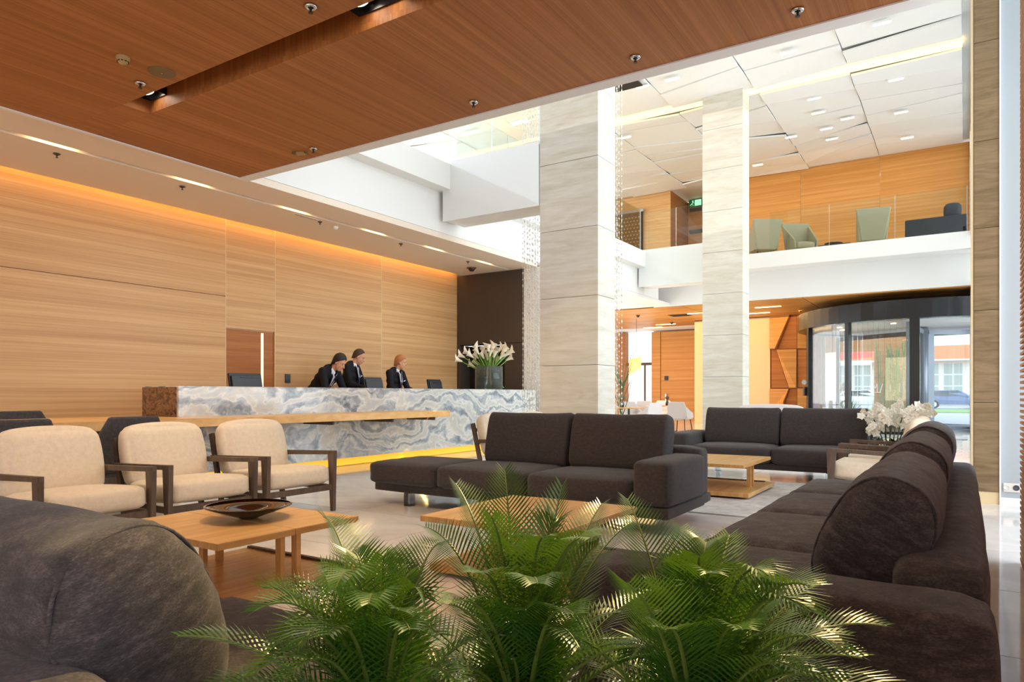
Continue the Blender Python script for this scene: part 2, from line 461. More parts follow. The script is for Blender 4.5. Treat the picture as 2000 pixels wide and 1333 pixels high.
def pillow(name, size, mat, parent, loc, rot, ex=2.6, seed=0, pleat=0, wrinkle=.006, cap=.05, nx=44, nr=40):
    """stuffed back cushion: superellipse section swept along x, rounded rim, domed ends"""
    hx, hy, hz = (v / 2 for v in size); vs = []; fs = []
    xs = []
    for r_ in (.001, .3, .52, .68, .80, .89, .95, .985): xs.append((-hx + cap * 1.5 * (1 - math.sqrt(max(0, 1 - r_ ** 5))) - cap * .35 * (1 - r_ ** 2), r_))
    mid = [(-hx + cap * 1.5 + (2 * hx - cap * 3.0) * i / nx, 1.0) for i in range(nx + 1)]
    full = xs + mid + [(-x, r_) for x, r_ in xs[::-1]]
    for x, r_ in full:
        ux = abs(x) / hx
        for k in range(nr):
            t = 2 * PI * k / nr; c, s_ = math.cos(t), math.sin(t)
            y = math.copysign(abs(c) ** (2 / ex), c) * hy * r_; z = math.copysign(abs(s_) ** (2 / ex), s_) * hz * r_
            sag = 1 - .035 * math.cos(min(1, ux) * PI / 2) * (1 if z > 0 else 0)
            z *= sag; y *= 1 + .12 * math.cos(min(1, ux) * PI / 2)
            w_ = wrinkle * mnoise.noise(Vector((x * 4 + seed, y * 8, z * 8)))
            if pleat and .35 < ux <= 1.0:
                e = (ux - .35) / .65
                w_ += pleat * e * math.sin(z * 62 + 6 * mnoise.noise(Vector((x * 3, seed, z * 4))) + x * 9)
            q = Vector((0, c, s_)) * w_ * (1 if r_ > .9 else 0)
            vs.append((x, y + q.y, z + q.z))
    for i in range(len(full) - 1):
        for k in range(nr):
            k2 = (k + 1) % nr; fs.append((i * nr + k, i * nr + k2, (i + 1) * nr + k2, (i + 1) * nr + k))
    mb_ = MB().add(vs, fs); o = mb_.build(name, mat, parent, True, recalc=True)
    o.location = loc; o.rotation_euler = rot
    if pleat:
        for sg in (-1, 1):
            pts = []
            for k in range(nr + 1):
                t = 2 * PI * k / nr; c, s_ = math.cos(t), math.sin(t)
                pts.append((sg * (hx - cap * .9), math.copysign(abs(c) ** (2 / ex), c) * hy * .985, math.copysign(abs(s_) ** (2 / ex), s_) * hz * .975))
            MB().tube(pts, .0045, 6, cap=False).build('seam', mat, o, True)
    return o
# ================================================================== THE BUILDING
# floor: base plus separate polished slabs
fl = struct(box('floor', (-16, -4, -.06), (3.5, 30, -.012), 'floor_stone'))
tile_me = MB().box((-.597, -.597, -.011), (.597, .597, 0)).mesh('floor_tile'); tile_me.materials.append(MATS['floor_stone'])
for i in range(-7, 1):
    for j in range(0, 19):
        t = bpy.data.objects.new('floor_tile', tile_me); COL.objects.link(t); t.parent = fl; t.location = (i * 1.2 + .55, j * 1.2 + .6, 0)
struct(MB().box((-16, -4, -.011), (-8.45, 30, 0)).box((1.15, -4, -.011), (3.5, 30, 0)).box((-8.45, -4, -.011), (1.15, 0, 0)).box((-8.45, 22.8, -.011), (1.15, 30, 0)).build('floor_border', 'floor_stone', fl))
# --- reception wall with separate veneer panels
wl = struct(box('wall_left', (-10.6, -4, 0), (-10.34, 13.9, 4.35), 'warm_plaster'))
def panel(a, b, mat, parent, name='panel', bev=.004): return box(name, a, b, mat, parent, bev)
X0, X1 = -10.34, -10.3
for y0, y1, z0, z1 in ((-4, 1.6, 0, 2.726), (-4, 1.6, 2.734, 4.3), (1.608, 7.19, 0, 2.726), (1.608, 7.19, 2.734, 4.3), (7.2, 8.18, 2.21, 4.3), (8.19, 10.89, 0, 4.3), (10.9, 13.5, 0, 4.3)):
    panel((X0, y0, z0), (X1, y1, z1), 'wall_veneer', wl)
# recessed doorway: dark surround, sliding leaf, bright edge
dr = struct(bpy.data.objects.new('door_1', None)); COL.objects.link(dr)
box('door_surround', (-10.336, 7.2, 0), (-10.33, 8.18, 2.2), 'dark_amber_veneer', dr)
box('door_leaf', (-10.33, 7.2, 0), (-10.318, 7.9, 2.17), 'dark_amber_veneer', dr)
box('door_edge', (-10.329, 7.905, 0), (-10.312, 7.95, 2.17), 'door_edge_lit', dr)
for y in (7.195, 8.185, 10.895): box('metal_trim', (-10.32, y - .006, 0), (-10.297, y + .006, 4.3), 'cream_plaster', wl)
# --- plaster soffit over the reception with light slot
c1 = struct(bpy.data.objects.new('ceiling_1', None)); COL.objects.link(c1)
box('soffit_board', (-10.12, -4, 3.96), (-8.80, 13.5, 4.06), 'warm_plaster', c1)
box('soffit_board', (-8.70, -4, 3.96), (-8.05, 13.5, 4.06), 'warm_plaster', c1)
box('slot_top', (-8.80, -4, 4.03), (-8.70, 13.5, 4.06), 'white_paint', c1)
box('cove_top', (-10.34, -4, 4.3), (-10.05, 13.9, 4.36), 'warm_plaster', c1)
box('cove_upstand', (-10.12, -4, 4.06), (-10.06, 13.9, 4.3), 'warm_plaster', c1)
box('cove_strip', (-10.28, -4, 4.27), (-10.2, 13.4, 4.298), 'led_amber', c1)
# --- wooden ceiling over the lounge, slot and edge trim
c2 = struct(bpy.data.objects.new('ceiling_2', None)); COL.objects.link(c2)
ZC = 3.95
for x0, x1 in ((-8.0, -6.951), (-6.949, -4.451), (-4.449, -1.951), (-1.949, 3.4)):
    panel((x0, 3.985, ZC), (x1, 5.79, ZC + .05), 'ceiling_veneer', c2, bev=0)
    panel((x0, -4, ZC), (x1, 3.715, ZC + .05), 'ceiling_veneer', c2, bev=0)
panel((-8.0, 3.715, ZC), (-6.95, 3.985, ZC + .05), 'ceiling_veneer', c2, bev=0)
box('slot_side', (-6.95, 3.70, ZC + .05), (3.4, 3.715, ZC + .28), 'ceiling_veneer', c2)
box('slot_side', (-6.95, 3.985, ZC + .05), (3.4, 4.0, ZC + .28), 'ceiling_veneer', c2)
box('slot_side', (-6.97, 3.70, ZC + .05), (-6.95, 4.0, ZC + .28), 'ceiling_veneer', c2)
box('slot_top', (-6.97, 3.70, ZC + .28), (3.4, 4.0, ZC + .30), 'ceiling_veneer', c2)
box('edge_trim', (-8.05, 5.79, ZC - .012), (3.4, 5.94, ZC + .05), 'white_paint', c2)
box('edge_trim', (-8.05, -4, ZC - .012), (-8.0, 5.79, ZC + .05), 'white_paint', c2)
struct(box('wall_bounce_over_lounge', (-8.05, 5.78, ZC + .06), (3.4, 5.93, 9.2), 'white_paint'))  # unseen white wall, added to bounce light in the atrium
struct(box('wall_behind_camera', (-10.6, -4.2, 0), (3.5, -4.0, 4.1), 'warm_plaster'))
struct(box('lounge_roof', (-10.6, -4.2, 4.37), (3.5, 5.77, 4.45), 'white_paint'))
# --- left bulkhead, projecting mezzanine edge
struct(box('wall_bulkhead_left', (-8.25, 5.95, 4.065), (-8.05, 20.9, 5.2), 'white_paint'))
struct(box('trim_mezzanine_left', (-8.3, 5.95, 4.79), (-7.78, 21.9, 5.25), 'white_paint', bevel=.006))
struct(box('floor_mezzanine_left', (-15, 5.95, 5.0), (-8.3, 21.2, 5.22), 'cream_plaster'))
# beams to the pillars, clad in white glass
for nm, y in (('trim_beam_front', 10.0), ('trim_beam_rear', 19.2)):
    bb = struct(box(nm, (-7.93 if y < 15 else -7.95, y + .02, 4.25), (-5.92, y + .62, 5.25), 'white_paint'))
    box('glass_cladding', (-7.95 if y < 15 else -8.0, y - .005, 4.23), (-5.93, y + .015, 5.3), 'white_glass', bb)
# rear fascia over the entrance
struct(box('wall_bulkhead_rear', (-8.6, 21.9, 3.96), (.4, 22.1, 5.2), 'white_paint'))
struct(box('trim_mezzanine_rear', (-15, 21.2, 4.81), (.4, 22.1, 5.25), 'white_paint', bevel=.006))
struct(box('floor_mezzanine_rear', (-15, 22.1, 5.0), (.4, 29.5, 5.25), 'cream_plaster'))
struct(MB().box((-15, 20.9, 3.98), (-8.05, 21.9, 4.06)).box((-15, 13.95, 3.98), (-8.05, 20.9, 4.06)).build('wall_rear_soffit', 'white_paint'))
# --- atrium ceiling: overlapping tilted white boards
c3 = struct(box('ceiling_3', (-15.5, 5.8, 9.185), (.5, 28.8, 9.32), 'white_paint'))
rnd = random.Random(3)
colx = [-15.4, -13.4, -11.2, -9.0, -6.8, -4.6, -2.4, -.05]
rows = [6.2, 7.3, 8.4, 9.5, 10.6, 11.7, 12.8, 13.9, 15.0, 16.1, 17.4, 18.75]
rows2 = [19.25, 20.2, 21.3, 22.3, 23.3, 24.4, 25.4, 26.35]
for ci in range(len(colx) - 1):
    xa, xb = colx[ci] + .012, colx[ci + 1] - .012
    for rw in (rows, rows2):
        L = [rw[0]] + [y + rnd.uniform(-.46, .46) for y in rw[1:-1]] + [rw[-1]]
        Rr = [rw[0]] + [y + rnd.uniform(-.46, .46) for y in rw[1:-1]] + [rw[-1]]
        for k in range(len(rw) - 1):
            dz = [rnd.choice((0, .04, .085)) + rnd.uniform(0, .02) for _ in range(4)]
            zt = 9.13
            P = [(xa, L[k] + .012), (xb, Rr[k] + .012), (xb, Rr[k + 1] - .012), (xa, L[k + 1] - .012)]
            vs = [(x, y, zt - d) for (x, y), d in zip(P, dz)] + [(x, y, zt - d + .05) for (x, y), d in zip(P, dz)]
            MB().add(vs, [(3, 2, 1, 0), (4, 5, 6, 7), (0, 1, 5, 4), (1, 2, 6, 5), (2, 3, 7, 6), (3, 0, 4, 7)]).build('ceiling_panel', 'white_paint', c3)
box('cove_light', (-15.4, 18.82, 9.10), (-.05, 19.18, 9.13), 'cove_pale', c3)
# --- right side: glazed wall, pilaster, white return, plinth
wr = struct(bpy.data.objects.new('window_1', None)); COL.objects.link(wr)
for y in [9.2 + 1.72 * i for i in range(11)]: box('mullion', (.12, y - .04, 0), (.24, y + .04, 9.2), 'rail_metal', wr)
for z in (.06, 3.9, 5.2, 9.1): box('transom', (.13, 9.2, z - .04), (.23, 26.4, z + .04), 'rail_metal', wr)
box('pane', (.17, 9.2, .05), (.185, 26.4, 9.1), 'clear_glass', wr)
pl = struct(bpy.data.objects.new('wall_right_pilaster', None)); COL.objects.link(pl)
zz = [.12, 1.02, 1.95, 2.78, 3.66, 4.66, 5.3, 6.25, 7.1, 8.1, 9.2]
for a, b_ in zip(zz, zz[1:]): box('stone_slab', (.075, 8.52, a + .002), (.285, 9.1, b_ - .002), 'travertine_shaded', pl, .002)
box('plinth', (.08, 8.53, 0), (.285, 9.1, .12), 'cream_plaster', pl)
box('edge_trim', (.05, 8.53, 0), (.072, 9.0, 9.2), 'cream_plaster', pl)
wp = struct(box('wall_right', (.30, 8.55, 0), (1.6, 8.75, 9.2), 'wall_paint_grey'))
box('baseboard_right', (.29, 8.53, 0), (1.6, 8.55, .07), 'white_paint', wp)
box('corner_bead', (.287, 8.51, 0), (.3, 8.75, 9.2), 'white_paint', wp)
struct(box('wall_far_right', (3.5, -4, 0), (3.6, 8.75, .9), 'wall_paint_grey'))
# --- mezzanine rear wall in veneer, recess and doorway
wb = struct(MB().box((-15.5, 29.6, 0), (-4.6, 29.8, 9.3)).box((-4.6, 29.6, 4.0), (.6, 29.8, 9.3)).build('wall_back', 'cream_plaster'))
for x0, x1 in ((-15.4, -12.35), (-12.34, -9.7)): panel((x0, 26.45, 5.25), (x1, 26.5, 9.1), 'wall_veneer', wb)
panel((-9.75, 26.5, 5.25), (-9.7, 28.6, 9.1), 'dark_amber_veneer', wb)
panel((-9.7, 28.55, 5.25), (-7.3, 28.6, 9.1), 'amber_veneer', wb)
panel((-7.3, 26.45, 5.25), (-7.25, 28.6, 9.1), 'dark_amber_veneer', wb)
for x0, x1 in ((-7.25, -4.9), (-4.89, -2.4), (-2.39, .12)): panel((x0, 26.45, 5.25), (x1, 26.5, 9.1), 'amber_veneer', wb)
box('stone_facing', (-9.1, 28.48, 5.25), (-7.3, 28.54, 7.75), 'pillar_stone', wb)
box('lintel', (-9.6, 28.4, 7.78), (-7.3, 28.54, 7.9), 'niche_dark', wb)
panel((-13.0, 18.5, 5.25), (-10.7, 18.6, 8.9), 'wall_veneer', wb)
# --- lower rear walls
panel((-8.7, 26.4, 0), (-5.93, 26.5, 3.9), 'cream_plaster', wb, 'stone_facing')
struct(box('wall_lower_rear', (-8.75, 26.5, 0), (-4.6, 26.6, 3.95), 'cream_plaster'))
# faceted wooden wall of triangles beside the entrance
fw = struct(bpy.data.objects.new('wall_faceted', None)); COL.objects.link(fw)
def facet(pts, d0, ds, mat='amber_veneer'):
    vs = [on_y(px, py, 26.38) for px, py in pts]; n = len(vs)
    fr = [(v.x, 26.38 - d, v.z) for v, d in zip(vs, ds)]; bk = [(v.x, 26.46, v.z) for v in vs]
    MB().add(fr + bk, [tuple(range(n)), tuple(range(n, 2 * n))[::-1]] + [(i, n + i, n + (i + 1) % n, (i + 1) % n) for i in range(n)]).build('facet', mat, fw, recalc=True)
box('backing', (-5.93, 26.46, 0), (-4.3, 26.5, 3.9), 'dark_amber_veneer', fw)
facet([(1503, 617), (1543, 616), (1516, 682), (1503, 682)], 0, [.02, .12, .24, .02])
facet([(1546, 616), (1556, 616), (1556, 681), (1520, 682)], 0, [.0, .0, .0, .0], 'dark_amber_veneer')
facet([(1558, 614), (1575, 614), (1575, 681), (1558, 681)], 0, [.1, .02, .02, .1])
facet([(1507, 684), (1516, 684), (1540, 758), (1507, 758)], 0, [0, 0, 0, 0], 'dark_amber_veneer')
facet([(1519, 684), (1556, 682), (1556, 758), (1541, 758)], 0, [.22, .05, .12, .02])
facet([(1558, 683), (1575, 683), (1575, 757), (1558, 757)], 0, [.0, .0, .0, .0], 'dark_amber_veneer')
facet([(1503, 760), (1541, 760), (1532, 785), (1531, 806), (1503, 806)], 0, [.02, .1, .22, .2, .02])
facet([(1544, 760), (1556, 760), (1556, 806), (1534, 806), (1534, 786)], 0, [0, 0, 0, 0, 0], 'dark_amber_veneer')
facet([(1558, 759), (1575, 759), (1575, 806), (1558, 806)], 0, [.1, .02, .02, .1])
# low wood ceiling over the rear lobby, in boards with open joints
c4 = struct(bpy.data.objects.new('ceiling_4', None)); COL.objects.link(c4)
ys = [21.9, 23.1, 24.3, 25.5, 26.7, 28.1]
for i in range(5):
    for x0, x1 in ((-15, -11.21), (-11.19, -7.61), (-7.59, -4.01), (-3.99, .3)):
        box('ceiling_board', (x0, ys[i] + .02, 3.93), (x1, ys[i + 1] - .02, 3.96), 'amber_veneer', c4)
box('ceiling_backing', (-15, 22.0, 3.965), (.3, 28.1, 3.99), 'dark_amber_veneer', c4)
box('plaster_margin', (-15, 28.1, 3.9), (-8.7, 29.6, 3.96), 'white_paint', c4)
# back of the far lounge: window, door, wooden columns
fwn = struct(bpy.data.objects.new('window_2', None)); COL.objects.link(fwn)
box('window_frame', (-12.85, 29.45, 0), (-11.55, 29.55, .08), 'rail_metal', fwn)
box('window_frame', (-12.85, 29.4, 2.4), (-11.3, 29.5, 2.52), 'frame_wood', fwn)
box('window_frame', (-12.02, 29.45, 0), (-11.95, 29.55, 2.4), 'frame_wood', fwn)
emis('bright_daylight', (226, 240, 246), 1.0)
box('pane', (-12.8, 29.5, .05), (-11.6, 29.52, 3.9), 'bright_daylight', fwn)
for n_, a, b_, m_ in (('panel', (-13.9, 29.3, 0), (-13.15, 29.35, 3.9), 'wall_veneer'), ('panel', (-13.1, 29.0, 0), (-12.72, 29.35, 3.85), 'dark_amber_veneer'),
                      ('panel', (-11.6, 29.3, 0), (-11.2, 29.4, 3.85), 'amber_veneer'), ('panel', (-9.35, 28.9, 0), (-8.98, 29.4, 3.88), 'amber_veneer'),
                      ('panel', (-8.97, 28.6, 0), (-8.75, 29.4, 3.88), 'dark_amber_veneer')):
    box(n_, a, b_, m_, wb)
d2 = struct(bpy.data.objects.new('door_2', None)); COL.objects.link(d2)
box('door_leaf', (-11.17, 29.3, 0), (-9.5, 29.36, 3.84), 'amber_veneer', d2)
box('door_shadow_gap', (-9.5, 29.36, 0), (-9.36, 29.4, 3.84), 'niche_dark', d2)
box('door_handle', (-10.95, 29.22, .82), (-10.9, 29.28, 1.12), 'chrome', d2)
box('reader_plate', (-11.0, 29.26, 1.72), (-10.84, 29.3, 1.9), 'black_plastic', d2)
# dark cabinet at the end of the reception with a niche
cb = thing('tall_cabinet', 'tall charcoal cabinet with a dark niche at the far end of the reception', 'cabinet', (-9.35, 13.5, 0))
L_ = lambda x, y, z: (x + 9.35, y - 13.5, z)
box('upper_door', L_(-10.28, 13.5, 2.285), L_(-8.41, 13.9, 3.955), 'charcoal_panel', cb, .004)
box('side_door', L_(-8.92, 13.5, 0), L_(-8.41, 13.9, 2.275), 'charcoal_panel', cb, .004)
box('niche_back', L_(-10.28, 13.9, 0), L_(-8.41, 13.95, 2.275), 'niche_dark', cb)
box('niche_side', L_(-10.28, 13.5, 0), L_(-10.2, 13.9, 2.275), 'charcoal_panel', cb, .004)
struct(box('wall_reception_end', (-8.4, 13.5, 0), (-7.5, 13.9, 3.96), 'white_paint'))
# --- the two stone pillars built from courses
for nm, y0 in (('pillar', 10.0), ('pillar', 18.55)):
    pr = thing(nm, 'broad stone clad pillar nearer the middle sofa' if y0 < 12 else 'stone clad pillar standing behind the far grey sofa', 'pillar', (-5.38, y0 + .32, 0), 0, 'stone pillars of the atrium')
    zs = [.005, .47, 1.57, 2.67, 3.77, 4.87, 5.97, 7.07, 8.15, 9.12]
    for a, b_ in zip(zs, zs[1:]):
        box('stone_slab', (-.53, -.32, a + .003), (.53, .32, b_ - .003), 'pillar_stone', pr, .003)
ONES = 'first second third fourth fifth sixth seventh eighth ninth tenth eleventh twelfth thirteenth fourteenth fifteenth sixteenth seventeenth eighteenth nineteenth'.split()
def ordinal(i): return ONES[i] if i < 19 else ('twentieth' if i == 19 else 'twenty-' + ONES[i - 20])
# ================================================================== CEILING FITTINGS
def sprinkler(p, label, grp, body='chrome', s=1.0):
    t = thing('sprinkler', label, 'sprinkler', (p.x, p.y, p.z), 0, grp)
    MB().lathe((0, 0, 0), [(.001, -.002), (.045 * s, -.004), (.05 * s, -.010), (.03 * s, -.018), (.02 * s, -.012)], 20).build('escutcheon', body, t, True)
    m_ = MB().tube([(0, 0, -.01), (0, 0, -.045)], [.012 * s, .008 * s], 8)
    m_.cyl((0, 0), .018 * s, -.052, -.047, 10)
    m_.build('deflector', 'black_plastic', t)
for px, py, l in ((607, 12, 'beside the upper end of the lit slot'), (274, 162, 'beside the round speaker'), (612, 290, 'close to the motion detector'),
                  (925, 199, 'halfway along the ceiling edge'), (1241, 111, 'second from the right'), (1558, 19, 'farthest right')):
    sprinkler(on_z(px, py, ZC), 'chrome sprinkler head in the wood ceiling, ' + l, 'sprinklers in the wood ceiling')
for px, py, l in ((111, 300, 'leftmost'), (356, 364, 'second from the left'), (625, 433, 'beside the smoke detector'), (783, 476, 'third from the right end'), (914, 511, 'just before the dome camera')):
    sprinkler(on_z(px, py, 3.96), 'small dark sprinkler in the plaster soffit, ' + l, 'sprinklers in the plaster soffit', 'frame_wood', .8)
p = on_z(240, 112, ZC)
t = thing('smoke_detector', 'beige slotted smoke detector on the wood ceiling', 'detector', p)
MB().lathe((0, 0, 0), [(.055, 0), (.055, -.018), (.048, -.03), (.03, -.055), (.001, -.058)], 24).build('housing', 'smoke_beige', t, True)
m_ = MB()
for k in range(10):
    a = k * PI / 5; m_.box((.041, -.007, -.044), (.046, .007, -.036), M=Matrix.Rotation(a, 4, 'Z'))
m_.build('vent_slot', 'niche_dark', t)
p = on_z(655, 443, 3.96)
t = thing('smoke_detector', 'white smoke detector on the plaster soffit', 'detector', p)
MB().lathe((0, 0, 0), [(.05, 0), (.05, -.018), (.03, -.045), (.001, -.048)], 20).build('housing', 'white_paint', t, True)
MB().lathe((0, 0, 0), [(.036, -.03), (.038, -.034), (.032, -.04)], 20).build('vent_ring', 'smoke_beige', t, True)
p = on_z(316, 141, ZC)
t = thing('ceiling_speaker', 'flat round speaker grille in the wood ceiling', 'speaker', p)
MB().lathe((0, 0, 0), [(.115, 0), (.115, -.006), (.11, -.008), (.001, -.008)], 36).build('grille', 'speaker_grey', t)
MB().cyl((0, 0), .008, -.012, -.008, 10).build('screw', 'chrome', t)
p = on_z(587, 297, ZC)
t = thing('motion_detector', 'bronze motion detector with two ears near the ceiling corner', 'detector', p, .5)
MB().box((-.05, -.03, -.035), (.05, .03, 0)).build('housing', 'smoke_beige', t, bevel=.008)
MB().cyl((-.075, 0), .025, -.025, 0, 14).cyl((.075, 0), .02, -.02, 0, 14).build('sensor', 'speaker_grey', t)
p = on_z(921, 523, 3.96)
t = thing('dome_camera', 'black dome camera at the far end of the plaster soffit', 'camera', p)
MB().cyl((0, 0), .11, -.02, 0, 24).build('base_ring', 'speaker_grey', t)
MB().lathe((0, 0, 0), [(.075, -.02), (.07, -.05), (.045, -.08), (.001, -.09)], 24).build('dome', 'black_plastic', t, True)
p = on_z(598, 424, 3.96)
t = thing('ceiling_vent', 'narrow white air vent set in the plaster soffit', 'vent', p)
MB().box((-.03, -.24, -.006), (.03, .24, 0)).build('frame', 'white_paint', t)
MB().box((-.015, -.22, -.009), (-.004, .22, -.006)).box((.004, -.22, -.009), (.015, .22, -.006)).build('slot', 'smoke_beige', t)
# lamps in the soffit slot
for i, px in enumerate((108, 380, 580, 735, 852, 950)):
    py = (278, 353, 409, 451, 484, 513)[i]
    q = on_x(px, py, -8.75)
    t = thing('slot_lamp', 'warm lamp in the plaster soffit slot, number %s from the left' % ('one two three four five six'.split()[i]), 'lamp', (-8.75, q.y, 4.0), 0, 'lamps in the soffit slot')
    MB().box((-.035, -.24, 0), (.035, .24, .02)).build('lens', 'lamp_warm', t)
    MB().box((-.045, -.26, .021), (.045, .26, .028)).build('housing', 'white_paint', t)
    spot('soffit_lamp_light', (-8.75, q.y, 3.93), (.12, 0, -1), 42, WARM, 95, .8, .04)
# gimbal lamps in the wood slot
def slot_gimbal(x, n, label, grp='spot lamps in the ceiling slot'):
    t = thing('recessed_spot_lamp', label, 'lamp', (x, 3.85, ZC + .12), 0, grp)
    w_ = .14 * n
    MB().box((-w_, -.13, .06), (w_, .13, .09)).box((-w_, -.13, .0), (-w_ + .01, .13, .06)).box((w_ - .01, -.13, .0), (w_, .13, .06)).box((-w_, .118, 0), (w_, .13, .06)).box((-w_, -.13, 0), (w_, -.118, .06)).build('housing', 'black_frame', t)
    for k in range(n):
        cx = -w_ + .14 + .28 * k
        R_ = Matrix.Translation((cx, 0, .04)) @ Matrix.Rotation(math.radians(24 if k else -24), 4, 'Y')
        m1 = MB().lathe((0, 0, 0), [(.085, .02), (.088, 0), (.078, -.006)], 24); m1.v = [tuple(R_ @ Vector(v)) for v in m1.v]
        r_ = m1.build('reflector_ring', 'chrome', t, True)
        m2 = MB().cyl((0, 0), .078, 0, .012, 24); m2.v = [tuple(R_ @ Vector(v)) for v in m2.v]
        m2.build('lens', 'lamp_spot', t)
slot_gimbal(-6.78, 1, 'lit spot lamp at the left end of the wood ceiling slot')
slot_gimbal(-3.72, 2, 'pair of lit spot lamps in the slot at the top edge')
slot_gimbal(-.75, 2, 'pair of lit spot lamps in the slot above the palm plants')
slot_gimbal(1.9, 2, 'pair of lit spot lamps in the slot right of the view')
spot('slot_light', (-6.7, 3.85, 3.93), (-.15, .1, -1), 60, WARM, 80, .7, .05)
spot('slot_light', (-3.75, 3.85, 3.93), (-.25, -.25, -1), 110, WARM, 75, .7, .05)
spot('slot_light', (-3.6, 3.85, 3.93), (.3, .1, -1), 90, WARM, 75, .7, .05)
spot('slot_light', (-.85, 3.85, 3.93), (.03, -.92, -1), 1500, (1, .74, .32), 25, .6, .04)
spot('slot_light', (-.6, 3.85, 3.93), (.1, .25, -1), 60, WARM, 60, .7, .05)
# atrium ceiling downlights
k = 0
cl = [(1722, 46), (1540, 103), (1312, 156), (1255, 170), (1750, 156), (1590, 193), (1598, 221), (1760, 220), (1614, 252), (1625, 272), (1772, 270), (1480, 323), (1222, 269), (1655, 232), (1545, 268)]
nm_ = 'first second third fourth fifth sixth seventh eighth ninth tenth eleventh twelfth thirteenth fourteenth fifteenth'.split()
for i, (px, py) in enumerate(sorted(cl)):
    q = on_z(px, py, 9.0)
    t = thing('ceiling_downlight', 'small glowing downlight between white atrium ceiling boards, %s counted from the left' % ordinal(i), 'lamp', q, 0, 'downlights of the atrium ceiling')
    MB().box((-.16, -.045, -.005), (.16, .045, .0)).build('lens', 'lamp_warm', t)
    MB().box((-.18, -.06, .0), (.18, .06, .03)).build('trim_frame', 'white_paint', t)
for px, py, l in ((918, 260, 'brightest, right of the glass edge'), (1015, 240, 'beside the crystal strands'), (905, 252, 'left one of the close pair')):
    q = on_z(px, py, 9.0)
    t = thing('ceiling_downlight', 'ceiling downlight seen through the left railing glass, ' + l, 'lamp', q, 0, 'downlights seen through the left railing glass')
    MB().box((-.25, -.08, -.005), (.25, .08, .0)).build('lens', 'lamp_warm', t)
    MB().box((-.27, -.1, .0), (.27, .1, .03)).build('trim_frame', 'white_paint', t)
for px, py, l in ((1246, 616, 'leftmost'), (1312, 630, 'middle'), (1360, 627, 'nearest the rear pillar')):
    q = on_z(px, py, 3.93)
    t = thing('ceiling_fitting', 'dark sensor under the wooden lobby ceiling, ' + l, 'sensor', q, 0, 'dark sensors under the lobby ceiling')
    MB().cyl((0, 0), .07, -.03, 0, 12).build('base_plate', 'frame_wood', t); MB().ell((0, 0, -.04), (.05, .05, .04), 10).build('dome', 'black_plastic', t, True)
q = on_z(1328, 616, 3.93)
t = thing('air_grille', 'dark square air grille in the wooden lobby ceiling', 'vent', q)
MB().box((-.35, -.3, -.01), (.35, .3, 0)).build('frame', 'frame_wood', t)
for i in range(6): box('slat', (-.3, -.26 + i * .09, -.02), (.3, -.22 + i * .09, -.01), 'niche_dark', t)
for i, (px, py) in enumerate(sorted(((1300, 634), (1275, 640), (1365, 612), (1480, 612), (1350, 640), (1500, 600)))):
    q = on_z(px, py, 3.925)
    t = thing('lobby_downlight', 'warm slot lamp in the wooden lobby ceiling, %s from the left' % ordinal(i), 'lamp', q, 0, 'slot lamps of the lobby ceiling')
    MB().box((-.4, -.04, -.01), (.4, .04, 0)).build('lens', 'lamp_warm', t)
q = on_z(1563, 602, 3.93)
t = thing('pendant_detector', 'small round brass detector hanging before the revolving door', 'detector', q)
MB().cyl((0, 0), .01, -.06, 0, 8).build('stem', 'brass', t); MB().ell((0, 0, -.09), (.06, .06, .05), 12).build('ball', 'brass', t, True)
q = on_z(1214, 166, 9.0)
t = thing('ceiling_hatch', 'black opening in the atrium ceiling above the crystal strands', 'opening', (q.x, q.y, 8.98))
MB().box((-.28, -.45, 0), (.45, .3, .03)).build('opening', 'niche_dark', t)
# ================================================================== RECEPTION
ct = thing('reception_counter', 'long reception counter faced in swirling blue grey marble', 'counter', (-7.93, 4.9, 0))
zt, D = 1.19, .79
for y0_, y1_ in ((0, 2.78), (2.783, 5.56), (5.563, 8.35)): box('front_slab', (-.04, y0_, .13), (0, y1_, zt), 'counter_marble', ct, .002)
m, nt, b = base('end_marble_reflection', (110, 80, 56), .08, 0, .8)  # brown reflection of the wood painted into the marble colours
v = coords(nt, (1, 1, 1)); f = noise(nt, v, 5, 7, .7, 3.0)
nt.links.new(ramp(nt, f, [(.33, (52, 36, 28)), (.46, (104, 74, 52)), (.54, (150, 112, 80)), (.62, (84, 58, 42))]), b.inputs['Base Color'])
o = box('end_slab', (-D, 0, .13), (-.042, .03, zt), 'end_marble_reflection', ct, .003); o['label'] = 'marble end slab with a painted brown reflection'
box('top_slab', (-D, .0, zt), (0, 8.35, zt + .012), 'counter_marble', ct, .003)
box('back_board', (-D, .04, .13), (-D + .03, 8.35, zt), 'wall_veneer', ct)
box('work_desk', (-1.32, .3, .82), (-D, 8.3, .86), 'shelf_veneer', ct)
box('work_desk_front', (-1.3, .3, 0), (-1.27, 8.3, .82), 'wall_veneer', ct)
box('plinth', (-D + .05, .1, 0), (-.12, 8.3, .13), 'brass', ct)
o = box('plinth_light', (-.12, .1, .01), (-.112, 8.3, .12), 'led_gold', ct)
area('plinth_glow', (-7.99, 9.0, .12), (1, 0, -.9), 8.0, .05, 17, (1, .72, .2))
sh = thing('writing_shelf', 'long light wood shelf and desk running along the marble counter', 'desk', (-7.2, 2.98, 0))
MB().box((-.725, 1.92, .735), (0, 6.27, .83)).box((-1.5, 0, .735), (0, 1.88, .83)).box((-.725, 1.88, .735), (0, 1.92, .83)).build('shelf_board', 'shelf_veneer', sh, bevel=.003, recalc=True)
box('desk_leg', (-1.35, .3, 0), (-1.27, 1.6, .735), 'frame_wood', sh); box('desk_leg', (-.4, .3, 0), (-.34, 1.6, .735), 'frame_wood', sh)
